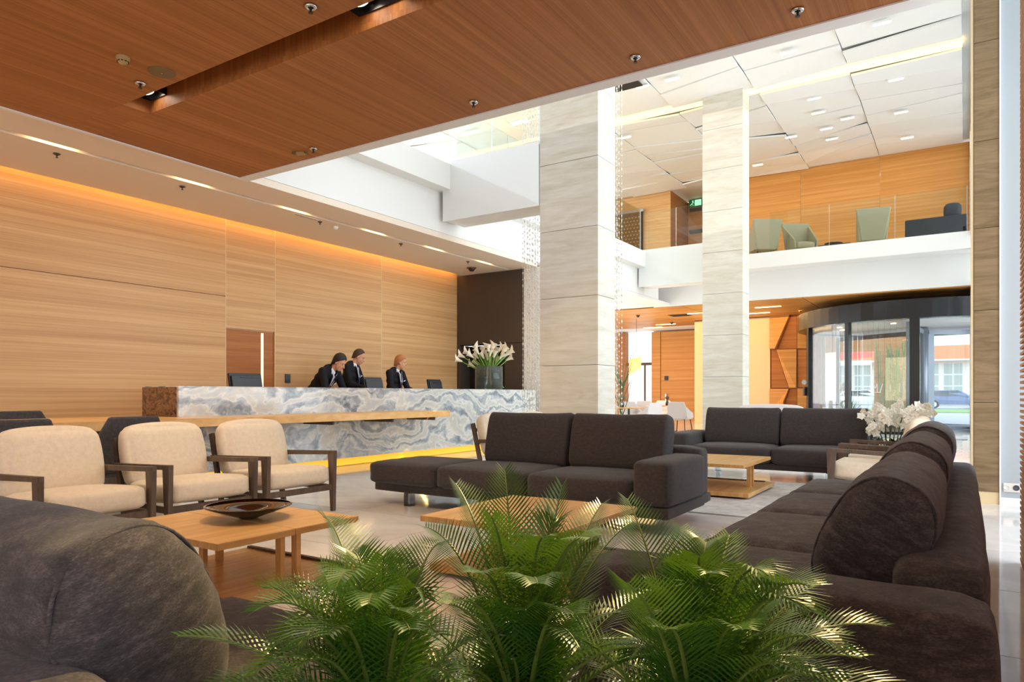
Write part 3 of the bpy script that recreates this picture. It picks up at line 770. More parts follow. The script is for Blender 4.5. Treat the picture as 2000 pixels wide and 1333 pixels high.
for y in (2.6, 3.8, 5.0, 6.0): box('bracket', (-.72, y, .68), (-.12, y + .03, .735), 'frame_wood', sh)
# monitors seen from behind
def monitor(px, w_, top, label, X=-8.95, rz=.0):
    q = on_x(px, 745, X)
    t = thing('computer_monitor', label, 'monitor', (X, q.y, .86), rz, 'reception monitors')
    H = top - .86
    sh_ = Matrix.Shear('XY', 4, (0, 0)); M_ = Matrix.Translation((0, 0, H - .34)) @ Matrix.Rotation(math.radians(-12), 4, 'Y')
    MB().box((-.02, -w_ / 2, 0), (.02, w_ / 2, .34), M=M_).build('screen', 'black_plastic', t, bevel=.008)
    MB().box((.02, -w_ * .46, .02), (.05, w_ * .46, .30), M=M_).build('back_shell', 'screen_back', t, bevel=.012)
    MB().box((.05, -w_ * .2, .26), (.056, w_ * .3, .275), M=M_).build('vent', 'black_plastic', t)
    MB().bar((0, 0, .0), (.02, 0, H - .2), .05, .05).build('stand', 'black_plastic', t)
    MB().cyl((0, 0), .12, 0, .015, 20).build('foot', 'black_plastic', t)
monitor(483, .56, 1.42, 'black computer monitor left of the group, in front of the doorway')
monitor(732, .46, 1.415, 'black computer monitor between the dark haired and the sandy haired man')
monitor(852, .41, 1.41, 'black computer monitor nearest the lilies')
t = thing('wall_reader', 'small black reader plate on the veneer wall', 'switch', on_x(562, 748, -10.29))
MB().box((-.008, -.055, 0), (.01, .055, .155)).build('plate', 'black_frame', t, bevel=.004)
MB().box((.01, -.03, .1), (.013, .03, .13)).build('display', 'screen_back', t)
# callas in a big glass vase
q = on_x(955, 763, -8.2)
t = thing('calla_vase', 'wide glass vase of white calla lilies on the far end of the counter', 'vase', (-8.2, q.y, 1.203))
MB().lathe((0, 0, 0), [(.001, 0), (.285, 0), (.285, .47), (.275, .47), (.275, .02), (.001, .02)], 36).build('vase', 'vase_glass', t, True)
rc = random.Random(5)
VD = Vector(ray(955)).normalized(); VD = Vector((VD.x, VD.y, 0)); VR = Vector((-VD.y, VD.x, 0)) * -1
heads = [(165, 470, -1), (210, 395, -1), (300, 340, -1), (365, 395, -.6), (455, 270, -.2), (470, 330, -.4), (455, 400, -.4), (385, 560, -1), (450, 510, -.5), (575, 300, -.1), (600, 360, 0), (655, 280, 0),
         (680, 370, .1), (690, 450, .1), (740, 240, .2), (720, 300, .1), (790, 310, .2), (760, 380, .1), (800, 470, 0), (860, 280, .3), (900, 330, .3), (880, 400, .4), (960, 370, .5), (1020, 330, .7), (1000, 440, 1), (930, 290, .4), (560, 400, -.2), (640, 420, 0)]
for hi, (hx, hy, ln) in enumerate(sorted(heads)):
    px = 880 + hx / 8.89; py = 650 + hy / 8.89
    lat = (px - 955) / FPX * 14.3 / math.cos(.03); z = EYE + (HZ - py) / FPX * 14.3 - 1.203 - .02
    dep = rc.uniform(-.22, .22) * (1 - min(1, abs(lat) / .6))
    tip = VR * lat + VD * dep + Vector((0, 0, z))
    foot = VR * (-lat * .45 + rc.uniform(-.08, .08)) + VD * dep * .5 + Vector((0, 0, .03))
    mid = foot.lerp(tip, .55) + VR * (-lat * .12)
    c_ = tip + VR * ln * .05
    fl_ = thing('calla_lily', 'white calla lily in the counter vase, bloom %s from the left' % ordinal(hi), 'flower', (-8.2, q.y, 1.203), 0, 'calla lilies in the glass vase')
    MB().tube([foot, mid, tip - (tip - mid).normalized() * .03], [.011, .011, .013], 6).build('stem', 'stem', fl_, True)
    d = (tip - mid).normalized() + VR * ln * .35; d.normalize(); side = d.cross(VD).normalized(); fr = side.cross(d).normalized()
    vs = []; fs = []; n = 12
    for i, (r_, h_) in enumerate(((.014, -.05), (.026, .0), (.042, .05), (.07, .095))):
        for k in range(n):
            a = 2 * PI * k / n; ext = (1 + .5 * max(0, math.cos(a)) ** 3) if i == 3 else 1
            lip = .05 * max(0, math.cos(a)) if i == 3 else 0
            vs.append(tip + d * (h_ + lip) + (side * math.cos(a) * ext * (1 if ln >= 0 else -1) + fr * math.sin(a)) * r_)
    for i in range(3):
        for k in range(n): fs.append((i * n + k, i * n + (k + 1) % n, (i + 1) * n + (k + 1) % n, (i + 1) * n + k))
    MB().add(vs, fs).build('petal', 'petal', fl_, True)
    MB().tube([tip, tip + d * .07], [.007, .005], 6).build('spadix', 'spadix', fl_, True)
# ================================================================== UPHOLSTERED FURNITURE
def sofa(name_label, loc, rz, W, arm_side, seats, cush, fab='chenille', detail=10, grp=None, D=1.07, ledge_z=.62, cth=.24, ch=.5, cy=.36, lean=13, cex=4.2, pl=0, ledge=None, arm_d=None, cap_=.018):
    """local frame: x along the width, front edge at y = 0, back at y = D"""
    t = thing('sofa', name_label, 'sofa', loc, rz, grp)
    aw = .31; x0, x1 = (aw, W) if arm_side == 'l' else (0, W - aw)
    soft('base', (W - .06, D - .08, .10), .03, fab, t, (W / 2, D / 2 + .02, .175), bulge=.0, n=6)
    for i, (a, b_) in enumerate(seats):
        soft('seat_cushion', (b_ - a - .008, .84, .215), .055, fab, t, ((a + b_) / 2, .42, .318), bulge=.009, n=detail, wrinkle=.006, seed=i * 3.1)
    ax = aw / 2 if arm_side == 'l' else W - aw / 2
    arm_d = arm_d or D
    soft('arm', (aw, arm_d, .355), .05, fab, t, (ax, arm_d / 2, .398), bulge=.006, n=detail, wrinkle=.004)
    box('arm_base', (ax - aw / 2 + .012, .012, .13), (ax + aw / 2 - .012, arm_d - .02, .215), fab, t, .012)
    lx0, lx1 = ledge or ((aw, W) if arm_side == 'l' else (0, W - aw))
    soft('back_ledge', (lx1 - lx0 - .004, .25, ledge_z - .14), .06, fab, t, ((lx0 + lx1) / 2, D - .125, (ledge_z + .14) / 2), bulge=.006, n=detail, wrinkle=.005)
    for i, (a, b_) in enumerate(cush):
        h_ = ch[i] if hasattr(ch, '__len__') else ch
        pillow('back_cushion', (b_ - a - .02, cth, h_ + .03), fab, t, ((a + b_) / 2, D - cy, .405 + h_ / 2), (math.radians(-lean), 0, 0), ex=cex, seed=i * 7.7 + W, pleat=pl, cap=cap_)
    m_ = 'chrome_clear'
    for lx in (.45, W - .45):
        for ly in (.12, D - .16): box('leg', (lx - .04, ly - .04, 0), (lx + .04, ly + .04, .128), 'crystal_leg', t, .003)
    return t
glass('crystal_leg', (.8, .87, .92), 2.5)
W = 3.16
sofa('long grey chenille sofa in the middle, chaise end open at the left', (-5.06, 5.15, 0), 0, W, 'r', [(0, .86), (.86, 1.86), (1.86, 2.85)], [(.93, 1.9), (1.9, 2.87)], ledge_z=.63, D=1.2, arm_d=.94, ledge=(1.0, W - .06), fab='chenille_plain')
sofa('grey sofa farthest back, facing the lounge in front of the entrance', (-3.45, 9.24, 0), 0, 2.5, 'l', [(.31, 1.37), (1.37, 2.5)], [(.34, 1.36), (1.36, 2.44)], fab='chenille_plain')
sofa('long dark grey sofa on the right, seen along its rounded back', (-1.05, 6.1, 0), -PI / 2, 4.17, 'r', [(0, .92), (.92, 1.86), (1.86, 2.86), (2.86, 3.86)], [(.12, 1.2), (1.2, 2.38), (2.38, 3.66)], D=1.11, detail=12, cth=.30, ch=[.50, .47, .43], cy=.31, lean=26, cex=2.5, pl=.0025, cap_=.05)
sofa('brown grey sofa in the left foreground, seen from behind', (-1.13, 1.5, 0), PI, 3.6, 'r', [(0, .98), (.98, 2.0), (2.0, 3.29)], [(.15, 1.5), (1.5, 2.9)], detail=16, D=1.09, cth=.32, ch=.43, cy=.36, lean=20, cex=2.5, pl=.006, cap_=.07)
# armchairs
def armchair():
    t = thing('armchair', '', 'armchair', (0, 0, 0))
    hw = .395
    for s in (-1, 1):
        y = s * (hw - .02)
        arm = MB().add([(-.80, y - .02, .50), (-.80, y + .02, .50), (0, y + .02, .535), (0, y - .02, .535), (-.80, y - .02, .545), (-.80, y + .02, .545), (0, y + .02, .57), (0, y - .02, .57)],
                       [(0, 1, 2, 3), (7, 6, 5, 4), (0, 4, 5, 1), (1, 5, 6, 2), (2, 6, 7, 3), (3, 7, 4, 0)])
        arm.build('armrest', 'frame_wood', t, bevel=.003)
        MB().add([(-.05, y - .02, 0), (-.05, y + .02, 0), (-.015, y + .02, 0), (-.015, y - .02, 0), (-.085, y - .02, .537), (-.085, y + .02, .537), (0, y + .02, .537), (0, y - .02, .537)],
                 [(0, 3, 2, 1), (4, 5, 6, 7), (0, 1, 5, 4), (1, 2, 6, 5), (2, 3, 7, 6), (3, 0, 4, 7)]).build('front_leg', 'frame_wood', t, bevel=.003)
        y2 = s * (hw - .055)
        MB().bar((-.68, y2, 0), (-.86, y2, .74), .028, .055, up=(1, 0, 0)).build('rear_leg', 'frame_wood', t, bevel=.003)
        MB().bar((-.72, y, .225), (-.02, y, .225), .03, .045).build('side_rail', 'frame_wood', t)
    MB().bar((-.045, -hw + .04, .225), (-.045, hw - .04, .225), .03, .05).build('front_rail', 'frame_wood', t)
    MB().bar((-.74, -hw + .05, .24), (-.74, hw - .05, .24), .03, .04).build('rear_rail', 'frame_wood', t)
    MB().bar((-.805, -hw + .05, .50), (-.805, hw - .05, .50), .02, .04).build('rear_rail', 'frame_wood', t)
    MB().bar((-.84, -hw + .05, .66), (-.84, hw - .05, .66), .02, .04).build('rear_rail', 'frame_wood', t)
    soft('seat_cushion', (.64, .69, .165), .05, 'linen', t, (-.345, 0, .337), (0, math.radians(-3), 0), bulge=.012, n=10, seed=1)
    soft('back_cushion', (.17, .67, .50), .07, 'linen', t, (-.715, 0, .59), (0, math.radians(-14), 0), bulge=.016, n=12, seed=2)
    return t
A0 = armchair(); A0['group'] = 'cream lounge armchairs'
ac = [(-4.99, 2.52, 0, 'cream armchair at the left edge of the picture, before the desk'), (-4.99, 3.40, 0, 'cream armchair in the middle of the row of three on the left'),
      (-4.99, 4.28, 0, 'cream armchair beside the marble counter, right one of the row of three'), (-4.28, 7.40, 0, 'cream armchair behind the middle sofa, its slatted back frame showing'),
      (-4.28, 8.28, 0, 'cream armchair behind the middle sofa, only its top showing near the pillar'),
      (-1.15, 7.9, PI, 'cream armchair on the right whose wooden arm stands nearest the right sofa'), (-1.15, 8.79, PI, 'cream armchair on the right, in front of the orchids')]
for i, (x, y, r_, l) in enumerate(ac):
    if i == 0: A0.location = (x, y, 0); A0.rotation_euler.z = r_; A0['label'] = l
    else: dup(A0, (x, y, 0), r_, l)
# dark desk chairs
def desk_chair():
    t = thing('desk_chair', '', 'chair', (0, 0, 0))
    # back faces -x; shell with cut corners
    poly = [(-.31, .40), (-.31, .72), (-.22, .90), (.22, .90), (.31, .72), (.31, .40)]
    M_ = Matrix.Rotation(PI / 2, 4, 'Z') @ Matrix.Rotation(PI / 2, 4, 'X')
    mm = MB().prism(poly, -.03, .03); mm.v = [(v[2], v[0], v[1]) for v in mm.v]
    mm.v = [(v[0] + .30 + (v[2] - .4) * .18, v[1], v[2]) for v in mm.v]
    mm.build('backrest', 'desk_chair_fabric', t, bevel=.02, recalc=True)
    for s in (-1, 1):
        mm = MB().prism([(-.25, .40), (-.25, .60), (.30, .72), (.30, .40)], -.025, .025); mm.v = [(v[0], v[2] + s * .30, v[1]) for v in mm.v]
        mm.build('arm', 'desk_chair_fabric', t, bevel=.015, recalc=True)
    soft('seat', (.54, .54, .12), .04, 'desk_chair_fabric', t, (0, 0, .42), n=6)
    for a in (-1, 1):
        for b_ in (-1, 1): MB().bar((a * .18, b_ * .2, .37), (a * .24, b_ * .26, 0), .03).build('leg', 'frame_wood', t)
    return t
DC = desk_chair(); DC['group'] = 'dark chairs around the desk'; DC.location = (-6.75, 3.50, 0)
DC['label'] = 'dark grey desk chair with cut corners between two cream armchairs'
dup(DC, (-6.75, 2.58, 0), 0, 'dark grey desk chair at the left picture edge, on the near side of the desk')
dup(DC, (-9.2, 3.9, 0), PI, 'dark grey desk chair on the far side of the desk by the veneer wall')
# ================================================================== COFFEE TABLES
def coffee_table(loc, label, wx, wy, rz=0):
    t = thing('coffee_table', label, 'coffee table', loc, rz, 'oak coffee tables')
    for s in (-1, 1):
        y0, y1 = sorted((s * .002, s * wy / 2)); box('top_board', (-wx / 2, y0, .325), (wx / 2, y1, .36), 'table_veneer', t, .002)
    box('base_board', (-wx / 2 + .04, -wy / 2 + .04, .02), (wx / 2 + .04, wy / 2, .065), 'table_veneer', t, .002)
    for x in (-wx / 2 + .22, wx / 2 - .09):
        for y in (-.045, .065): box('leg', (x - .022, y, .065), (x + .022, y + .03, .325), 'table_veneer', t)
    box('floor_runner', (-wx / 2 + .06, wy / 2 - .08, .065), (wx / 2 - .05, wy / 2 - .05, .08), 'frame_wood', t)
    for x in (-1, 1):
        for y in (-1, 1): box('foot', (x * wx * .35 - .03, y * wy * .35 - .03, 0), (x * wx * .35 + .03, y * wy * .35 + .03, .02), 'frame_wood', t)
    return t
coffee_table((-3.61, 2.60, 0), 'square oak coffee table under the dark bowl', 1.02, .96)
coffee_table((-2.31, 3.82, 0), 'square oak coffee table in front of the middle sofa, behind the palms', .98, 1.04)
coffee_table((-2.42, 7.94, .012), 'square oak coffee table on the pale rug before the far sofa', 1.02, 1.2)
t = thing('bowl', 'wide shallow glossy dark brown bowl on the left coffee table', 'bowl', (-3.60, 2.67, .362))
MB().lathe((0, 0, 0), [(.001, 0), (.05, 0), (.06, .006), (.15, .035), (.235, .068), (.247, .076), (.24, .078), (.15, .046), (.05, .018), (.001, .014)], 48).build('bowl', 'dark_glaze', t, True)
MB().lathe((0, 0, 0), [(.238, .0765), (.2495, .0745), (.2495, .078), (.238, .0795)], 48).build('rim', 'dark_glaze', t, True)
rg = tag(box('rug', (-4.25, 6.38, 0), (-1.25, 9.15, .012), 'rug_pile'), 'pale beige rug under the far coffee table', 'rug')
# ================================================================== ENTRANCE
def at(px, py, t):
    d = ray(px); return Vector((d[0] * t, d[1] * t, EYE + (HZ - py) / FPX * t))
DC_, DR_ = Vector((-1.1, 25.5)), 3.65
def drum_hit(px, R=DR_, far=False):
    d = Vector(ray(px)).normalized(); b_ = d.dot(DC_); disc = b_ * b_ - DC_.dot(DC_) + R * R
    s_ = b_ + (1 if far else -1) * math.sqrt(max(disc, 0)); p_ = d * s_; return math.atan2(p_.y - DC_.y, p_.x - DC_.x)
def arc(mb_, R0, R1, a0, a1, z0, z1, n=24):
    for i in range(n):
        u, v_ = a0 + (a1 - a0) * i / n, a0 + (a1 - a0) * (i + 1) / n
        mb_.add([(R0 * math.cos(u), R0 * math.sin(u), z0), (R1 * math.cos(u), R1 * math.sin(u), z0), (R1 * math.cos(v_), R1 * math.sin(v_), z0), (R0 * math.cos(v_), R0 * math.sin(v_), z0),
                 (R0 * math.cos(u), R0 * math.sin(u), z1), (R1 * math.cos(u), R1 * math.sin(u), z1), (R1 * math.cos(v_), R1 * math.sin(v_), z1), (R0 * math.cos(v_), R0 * math.sin(v_), z1)],
                [(0, 3, 2, 1), (4, 5, 6, 7), (0, 1, 5, 4), (1, 2, 6, 5), (2, 3, 7, 6), (3, 0, 4, 7)])
    return mb_
rd = thing('revolving_door', 'large glass revolving door with a curved black header at the entrance', 'revolving door', (DC_.x, DC_.y, 0))
arc(MB(), DR_ - .35, DR_, 0, 2 * PI, 3.18, 3.66, 64).build('header', 'black_frame', rd, recalc=True)
arc(MB(), 0.01, DR_ - .36, 0, 2 * PI, 3.22, 3.28, 48).build('drum_ceiling', 'white_paint', rd)
arc(MB(), 0.01, DR_ - .02, 0, 2 * PI, 3.66, 3.70, 48).build('top_cap', 'black_frame', rd)
a1_, a2_, a3_ = drum_hit(1576), drum_hit(1652.5), drum_hit(1786)
a1_, a2_, a3_ = [a % (2 * PI) for a in (a1_, a2_, a3_)]
for a, w_ in ((a1_, .12), (a2_, .12), (a3_, .24), (a1_ - PI, .12), (a2_ - PI, .12), (a3_ - PI, .2)):
    M_ = Matrix.Rotation(a, 4, 'Z') @ Matrix.Translation((DR_ - .1, 0, 0))
    MB().box((-.06, -w_ / 2, 0), (.08, w_ / 2, 3.19), M=M_).build('post', 'black_frame', rd)
for u, v_ in ((a1_, a2_), (a2_, a3_), (a1_ - PI, a2_ - PI), (a2_ - PI, a3_ - PI)):
    arc(MB(), DR_ - .1, DR_ - .085, u, v_, .06, 3.18, 12).build('curved_pane', 'clear_glass', rd)
    arc(MB(), DR_ - .13, DR_ - .05, u, v_, 0, .07, 12).build('bottom_rail', 'black_frame', rd)
MB().cyl((0, 0), .14, 0, 3.2, 16).build('centre_shaft', 'steel_grey', rd, True)
for a in (146, 266, 26):
    M_ = Matrix.Rotation(math.radians(a), 4, 'Z')
    wg = MB().box((.15, -.04, 0), (3.3, .04, .16), M=M_).box((.15, -.04, 2.98), (3.3, .04, 3.12), M=M_).box((3.2, -.04, .1), (3.32, .04, 3.0), M=M_).box((.12, -.05, .1), (.3, .05, 3.0), M=M_).build('wing_frame', 'steel_grey' if a != 146 else 'charcoal_panel', rd)
    MB().box((.3, -.008, .16), (3.2, .008, 2.98), M=M_).build('wing_pane', 'clear_glass', wg)
for px, py in ((1640, 640), (1645, 645), (1655, 634), (1745, 632)):
    q = on_z(px, py, 3.215); MB().cyl((q.x - DC_.x, q.y - DC_.y), .07, 3.20, 3.219, 12).build('ceiling_lamp', 'lamp_warm', rd)
M_ = Matrix.Rotation(a1_ - .02, 4, 'Z') @ Matrix.Translation((DR_ + .0, -.05, 0))
MB().box((-.03, -.09, 1.06), (.04, .03, 1.34), M=M_).build('push_plate', 'black_plastic', rd)
mm = MB().lathe((0, 0, 0), [(.0, .02), (.07, .015), (.08, 0)], 14); R_ = M_ @ Matrix.Translation((.0, -.1, 1.49)) @ Matrix.Rotation(PI / 2, 4, 'X'); mm.v = [tuple(R_ @ Vector(v)) for v in mm.v]
mm.build('disabled_button', 'pot_white', rd)
# etched strokes across the glass
for nm, strokes in (('lettering', [((1640, 765), (1643, 748)), ((1643, 748), (1646, 765)), ((1648.5, 748), (1648.5, 765))]),
                    ('lettering', [((1706, 750), (1710, 759)), ((1710, 759), (1713, 750)), ((1709, 767), (1721, 767)), ((1713.5, 752), (1713.5, 767)), ((1719, 766), (1724, 750)), ((1739, 752), (1739, 766)), ((1757, 750), (1757, 766)), ((1764, 750), (1768, 766))])):
    mm = MB()
    for (ax_, ay_), (bx_, by_) in strokes:
        P_ = []
        for px, py in ((ax_, ay_), (bx_, by_)):
            an = drum_hit(px, DR_ - .07); d = ray(px); X_ = DC_.x + (DR_ - .07) * math.cos(an); Y_ = DC_.y + (DR_ - .07) * math.sin(an)
            P_.append(Vector((X_ - DC_.x, Y_ - DC_.y, EYE + (HZ - py) / FPX * (Y_ / d[1]))))
        mm.bar(P_[0], P_[1], .018, .018)
    tag(mm.build(nm, 'white_paint', rd), kind='stuff')
fc = struct(bpy.data.objects.new('window_3', None)); COL.objects.link(fc)
box('facade_frame', (-4.75, 26.6, 0), (-4.6, 26.75, 3.95), 'black_frame', fc)
box('facade_head', (-4.75, 26.6, 3.72), (.5, 26.75, 3.95), 'black_frame', fc)
box('entrance_mat', (-4.4, 20.2, 0), (.05, 21.5, .012), 'steel_grey', fc)
# --- outside
gr = struct(box('ground', (-70, 29.9, -.08), (70, 160, -.02), 'road'))
struct(box('paving_outside', (-14, 26.8, -.08), (8, 29.9, -.005), 'road'))
struct(MB().box((-40, 50, -.02), (40, 60, .03)).build('verge', 'grass'))
for (px, t_, hh, l) in ((1722, 33, 1.0, 'wide'), (1500, 34, .5, '')):
    pass
pw = thing('timber_portal', 'brown timber portal standing outside the revolving door', 'portal', at(1700, 771, 31.5)); pw.location.z = 0
MB().box((-3.0, 0, 3.05), (1.6, .25, 4.0)).build('lintel', 'amber_veneer', pw); MB().box((.15, 0, 0), (1.6, .25, 3.05)).build('side_panel', 'amber_veneer', pw); MB().box((-3.0, 0, 0), (-2.3, .25, 3.05)).build('side_panel', 'amber_veneer', pw)
rb_ = random.Random(11)
for i, px in enumerate((1728, 1741, 1752, 1763, 1772)):
    b0 = at(px, 771, 29.8); b0.z = 0
    t = thing('bamboo', 'green bamboo clump outside the revolving door, %s from the left' % ordinal(i), 'plant', b0, 0, 'bamboo outside the entrance')
    mm = MB(); lf = MB()
    for k in range(5):
        ox, oy = rb_.uniform(-.15, .15), rb_.uniform(-.15, .15); top = Vector((ox * 3 + rb_.uniform(-.2, .2), oy, rb_.uniform(2.6, 3.5)))
        mm.tube([(ox, oy, 0), (ox * 1.5, oy, 1.5), top], .022, 5)
        for q_ in range(50):
            s_ = rb_.uniform(.2, 1); p_ = Vector((ox, oy, 0)).lerp(top, s_); a = rb_.uniform(0, 2 * PI); e = Vector((math.cos(a), math.sin(a), rb_.uniform(-.8, .2))) * .26
            n_ = Vector((-e.y, e.x, 0)).normalized() * .018
            lf.add([p_, p_ + e * .5 + n_, p_ + e, p_ + e * .5 - n_], [(0, 1, 2, 3)])
    mm.build('stem', 'stem', t); tag(lf.build('leaf', 'bamboo_leaf', t), kind='stuff')
t = thing('agave', 'spiky pale green plant low behind the revolving door glass', 'plant', at(1655, 771, 30.5)); t.location.z = 0
for k in range(16):
    a = k * 2.4; L_e = rb_.uniform(.8, 1.3); e = Vector((math.cos(a), math.sin(a), .7 + .5 * (k % 3))).normalized() * L_e; n_ = Vector((-e.y, e.x, 0)).normalized() * .07
    MB().add([-n_ * .5, n_ * .5, e * .5 + n_, e, e * .5 - n_], [(0, 1, 2, 3, 4)]).build('leaf', 'bamboo_leaf', t)
hb = thing('hall_building', 'cream building with an orange tiled roof across the street', 'building', (-3.0, 84, 0))
Hz = lambda py, t_=72: EYE + (HZ - py) / FPX * t_
MB().box((-12, 0, 0), (16, 9, Hz(702))).build('wall', 'facade_cream', hb)
MB().add([(-12.8, -1, Hz(705)), (17, -1, Hz(705)), (17, 5, Hz(670)), (-12.8, 5, Hz(670)), (-12.8, 10, Hz(705)), (17, 10, Hz(705))], [(0, 1, 2, 3), (3, 2, 5, 4), (0, 3, 4), (1, 5, 2)]).build('roof', 'roof_tile', hb)
box('eaves', (-12.8, -1.1, Hz(706)), (17, -1, Hz(703)), 'white_paint', hb)
for i in range(9):
    x = -11.2 + i * 2.05
    if 3.0 < x < 4.5: continue
    wn = box('window', (x, -.08, .8), (x + 1.75, -.02, Hz(710)), 'white_paint', hb)
    for a in range(2):
        for b_ in range(3):
            h = (Hz(710) - .8) / 3
            MB().box((x + .08 + a * .85, -.1, .86 + b_ * h), (x + .82 + a * .85, -.081, .8 + (b_ + 1) * h - .06)).build('pane', 'facade_glass', wn)
aw_ = thing('red_awning', 'red and white awning seen through the revolving door', 'awning', (at(1675, 771, 60).x, at(1675, 771, 60).y, 0))
MB().add([(-2.6, -1.2, 3.9), (1.2, -1.2, 4.2), (1.2, .6, 5.6), (-2.6, .6, 5.5)], [(0, 1, 2, 3)]).build('canvas', 'red_awning', aw_)
MB().box((-2.6, -1.22, 3.55), (1.2, -1.18, 3.95)).build('valance', 'white_paint', aw_)
for x in (-2.5, 1.1): MB().box((x, -1.15, 0), (x + .1, -1.05, 3.7)).build('post', 'white_paint', aw_)
def car(loc, label, mat, rz=0):
    t = thing('car', label, 'car', loc, rz, 'parked cars')
    prof = [(-2.1, .3), (-2.15, .75), (-2.0, .95), (-1.35, 1.42), (.3, 1.47), (1.05, .98), (1.95, .8), (2.1, .55), (2.1, .3)]
    mm = MB().prism(prof, -.82, .82); mm.v = [(v[0], v[2] * (1 if v[1] < 1 else .86), v[1]) for v in mm.v]
    mm.build('body', mat, t, recalc=True, bevel=.05)
    mm = MB().prism([(-1.75, .98), (-1.3, 1.36), (.25, 1.41), (.85, .98)], -.80, .80); mm.v = [(v[0], v[2] * (.99 if v[1] < 1 else .93), v[1]) for v in mm.v]
    mm.build('side_window', 'car_glass', t, recalc=True)
    for x in (-1.35, 1.3):
        for s_ in (-1, 1):
            w2 = MB().tube([(x, s_ * .66, .32), (x, s_ * .86, .32)], .33, 18).build('wheel', 'tyre', t)
            MB().tube([(x, s_ * .861, .32), (x, s_ * .88, .32)], .2, 12).build('hubcap', 'car_white', w2)
    for s_ in (-1, 1): MB().box((-2.17, s_ * .6 - .12, .78), (-2.02, s_ * .6 + .2, .95)).build('tail_light', 'tail_light', t)
q = at(1864, 771, 55); car((q.x, q.y, 0), 'blue grey hatchback parked across the street', 'car_blue')
q = at(1895, 771, 58); car((q.x + 1.6, q.y, 0), 'white car parked beyond the blue grey hatchback', 'car_white')
q = at(1690, 771, 55); car((q.x, q.y, 0), 'white car behind the revolving door glass', 'car_white')
# ================================================================== MEZZANINE
def rail(label, p, q, z0=5.25, h=1.17, name='glass_railing', n=3):
    p = Vector(p); q = Vector(q); t = thing(name, label, 'railing', (p.x, p.y, z0)); d = (q - p)
    nrm = Vector((-d.y, d.x, 0)).normalized() * .008
    for i in range(n):
        a = d * (i / n) + d.normalized() * .008; b_ = d * ((i + 1) / n) - d.normalized() * .008
        MB().prism([(a.x - nrm.x, a.y - nrm.y), (b_.x - nrm.x, b_.y - nrm.y), (b_.x + nrm.x, b_.y + nrm.y), (a.x + nrm.x, a.y + nrm.y)], .01, h).build('pane', 'rail_glass', t, recalc=True)
        MB().bar(b_ + Vector((0, 0, .0)), b_ + Vector((0, 0, h)), .012).build('edge', 'rail_metal', t)
    MB().bar((0, 0, .01), d + Vector((0, 0, .01)), .05, .02).build('base_channel', 'rail_metal', t)
rail('clear glass railing of the mezzanine above the entrance', (-4.8, 21.3, 0), (.05, 21.3, 0), n=3)
rail('glass railing on the white beam behind the front pillar', (-7.9, 10.08, 0), (-5.95, 10.08, 0), h=1.2, n=2)
rail('glass railing on the white beam at the rear pillar', (-7.9, 19.3, 0), (-5.9, 19.3, 0), n=2)
rail('long glass railing along the left mezzanine edge', (-7.86, 10.3, 0), (-7.86, 19.0, 0), n=5)
def lounge_chair(label, p, rz):
    t = thing('lounge_chair', label, 'armchair', p, rz, 'sage green mezzanine chairs')
    mm = MB().prism([(-.30, .30), (-.46, 1.22), (.46, 1.22), (.30, .30)], -.05, .05); mm.v = [(v[2] + .34 + (v[1] - .3) * .12, v[0], v[1]) for v in mm.v]
    mm.build('backrest', 'sage_fabric', t, bevel=.03, recalc=True)
    for s_ in (-1, 1):
        mm = MB().prism([(-.3, .3), (-.3, .55), (.45, 1.18), (.38, .3)], -.03, .03); mm.v = [(v[0], v[2] + s_ * (.33 + .1 * (v[1] - .3)), v[1]) for v in mm.v]
        mm.build('wing', 'sage_fabric', t, bevel=.02, recalc=True)
    soft('seat', (.6, .58, .2), .06, 'sage_fabric', t, (.0, 0, .4), n=6)
    for a in (-1, 1):
        for b_ in (-1, 1): MB().bar((a * .2, b_ * .2, .3), (a * .25, b_ * .25, 0), .03).build('leg', 'frame_wood', t)
def mz(px, t_): d = ray(px); return (d[0] * t_, d[1] * t_, 5.25)
lounge_chair('sage green mezzanine chair right beside the rear pillar', mz(1488, 21.9), .6 - PI / 2)
lounge_chair('sage green mezzanine chair turned sideways beside the low table', mz(1566, 21.6), 2.2)
lounge_chair('sage green mezzanine chair with its tall back to the railing', mz(1702, 20.6), -PI / 2 + .2)
t = thing('low_table', 'low dark table between the mezzanine chairs', 'table', mz(1630, 22.2))
MB().box((-.5, -.4, .48), (.5, .4, .54)).build('top', 'frame_wood', t); 
for a in (-1, 1):
    for b_ in (-1, 1): MB().box((a * .42 - .03, b_ * .32 - .03, 0), (a * .42 + .03, b_ * .32 + .03, .48)).build('leg', 'frame_wood', t)
t = thing('tray', 'grey round dish on the low mezzanine table', 'dish', (mz(1628, 22.2)[0], mz(1628, 22.2)[1], 5.792))
MB().lathe((0, 0, 0), [(.001, 0), (.1, 0), (.26, .07), (.27, .09), (.24, .08), (.001, .03)], 24).build('dish', 'slate_fabric', t, True); MB().lathe((0, 0, 0), [(.26, .088), (.275, .092), (.26, .098)], 24).build('rim', 'steel_grey', t)
t = thing('mezzanine_sofa', 'dark blue grey sofa on the mezzanine by the right window', 'sofa', mz(1832, 20.6), 0)
MB().box((-.85, 0, .25), (.72, .12, 1.08)).build('backrest', 'navy_fabric', t, bevel=.04); MB().box((-.8, .12, .2), (.68, .8, .48)).build('seat', 'navy_fabric', t, bevel=.04)
MB().box((.58, 0, .25), (.72, .8, .75)).build('arm', 'navy_fabric', t, bevel=.04); MB().box((-1.7, .1, .1), (-.86, .7, .5)).build('chaise', 'navy_fabric', t, bevel=.04)
for a in (-.7, .6): MB().box((a, .1, 0), (a + .05, .15, .25)).build('leg', 'frame_wood', t)
soft('headrest', (.42, .16, .40), .16, 'navy_fabric', t, (.36, .12, 1.22), n=6)
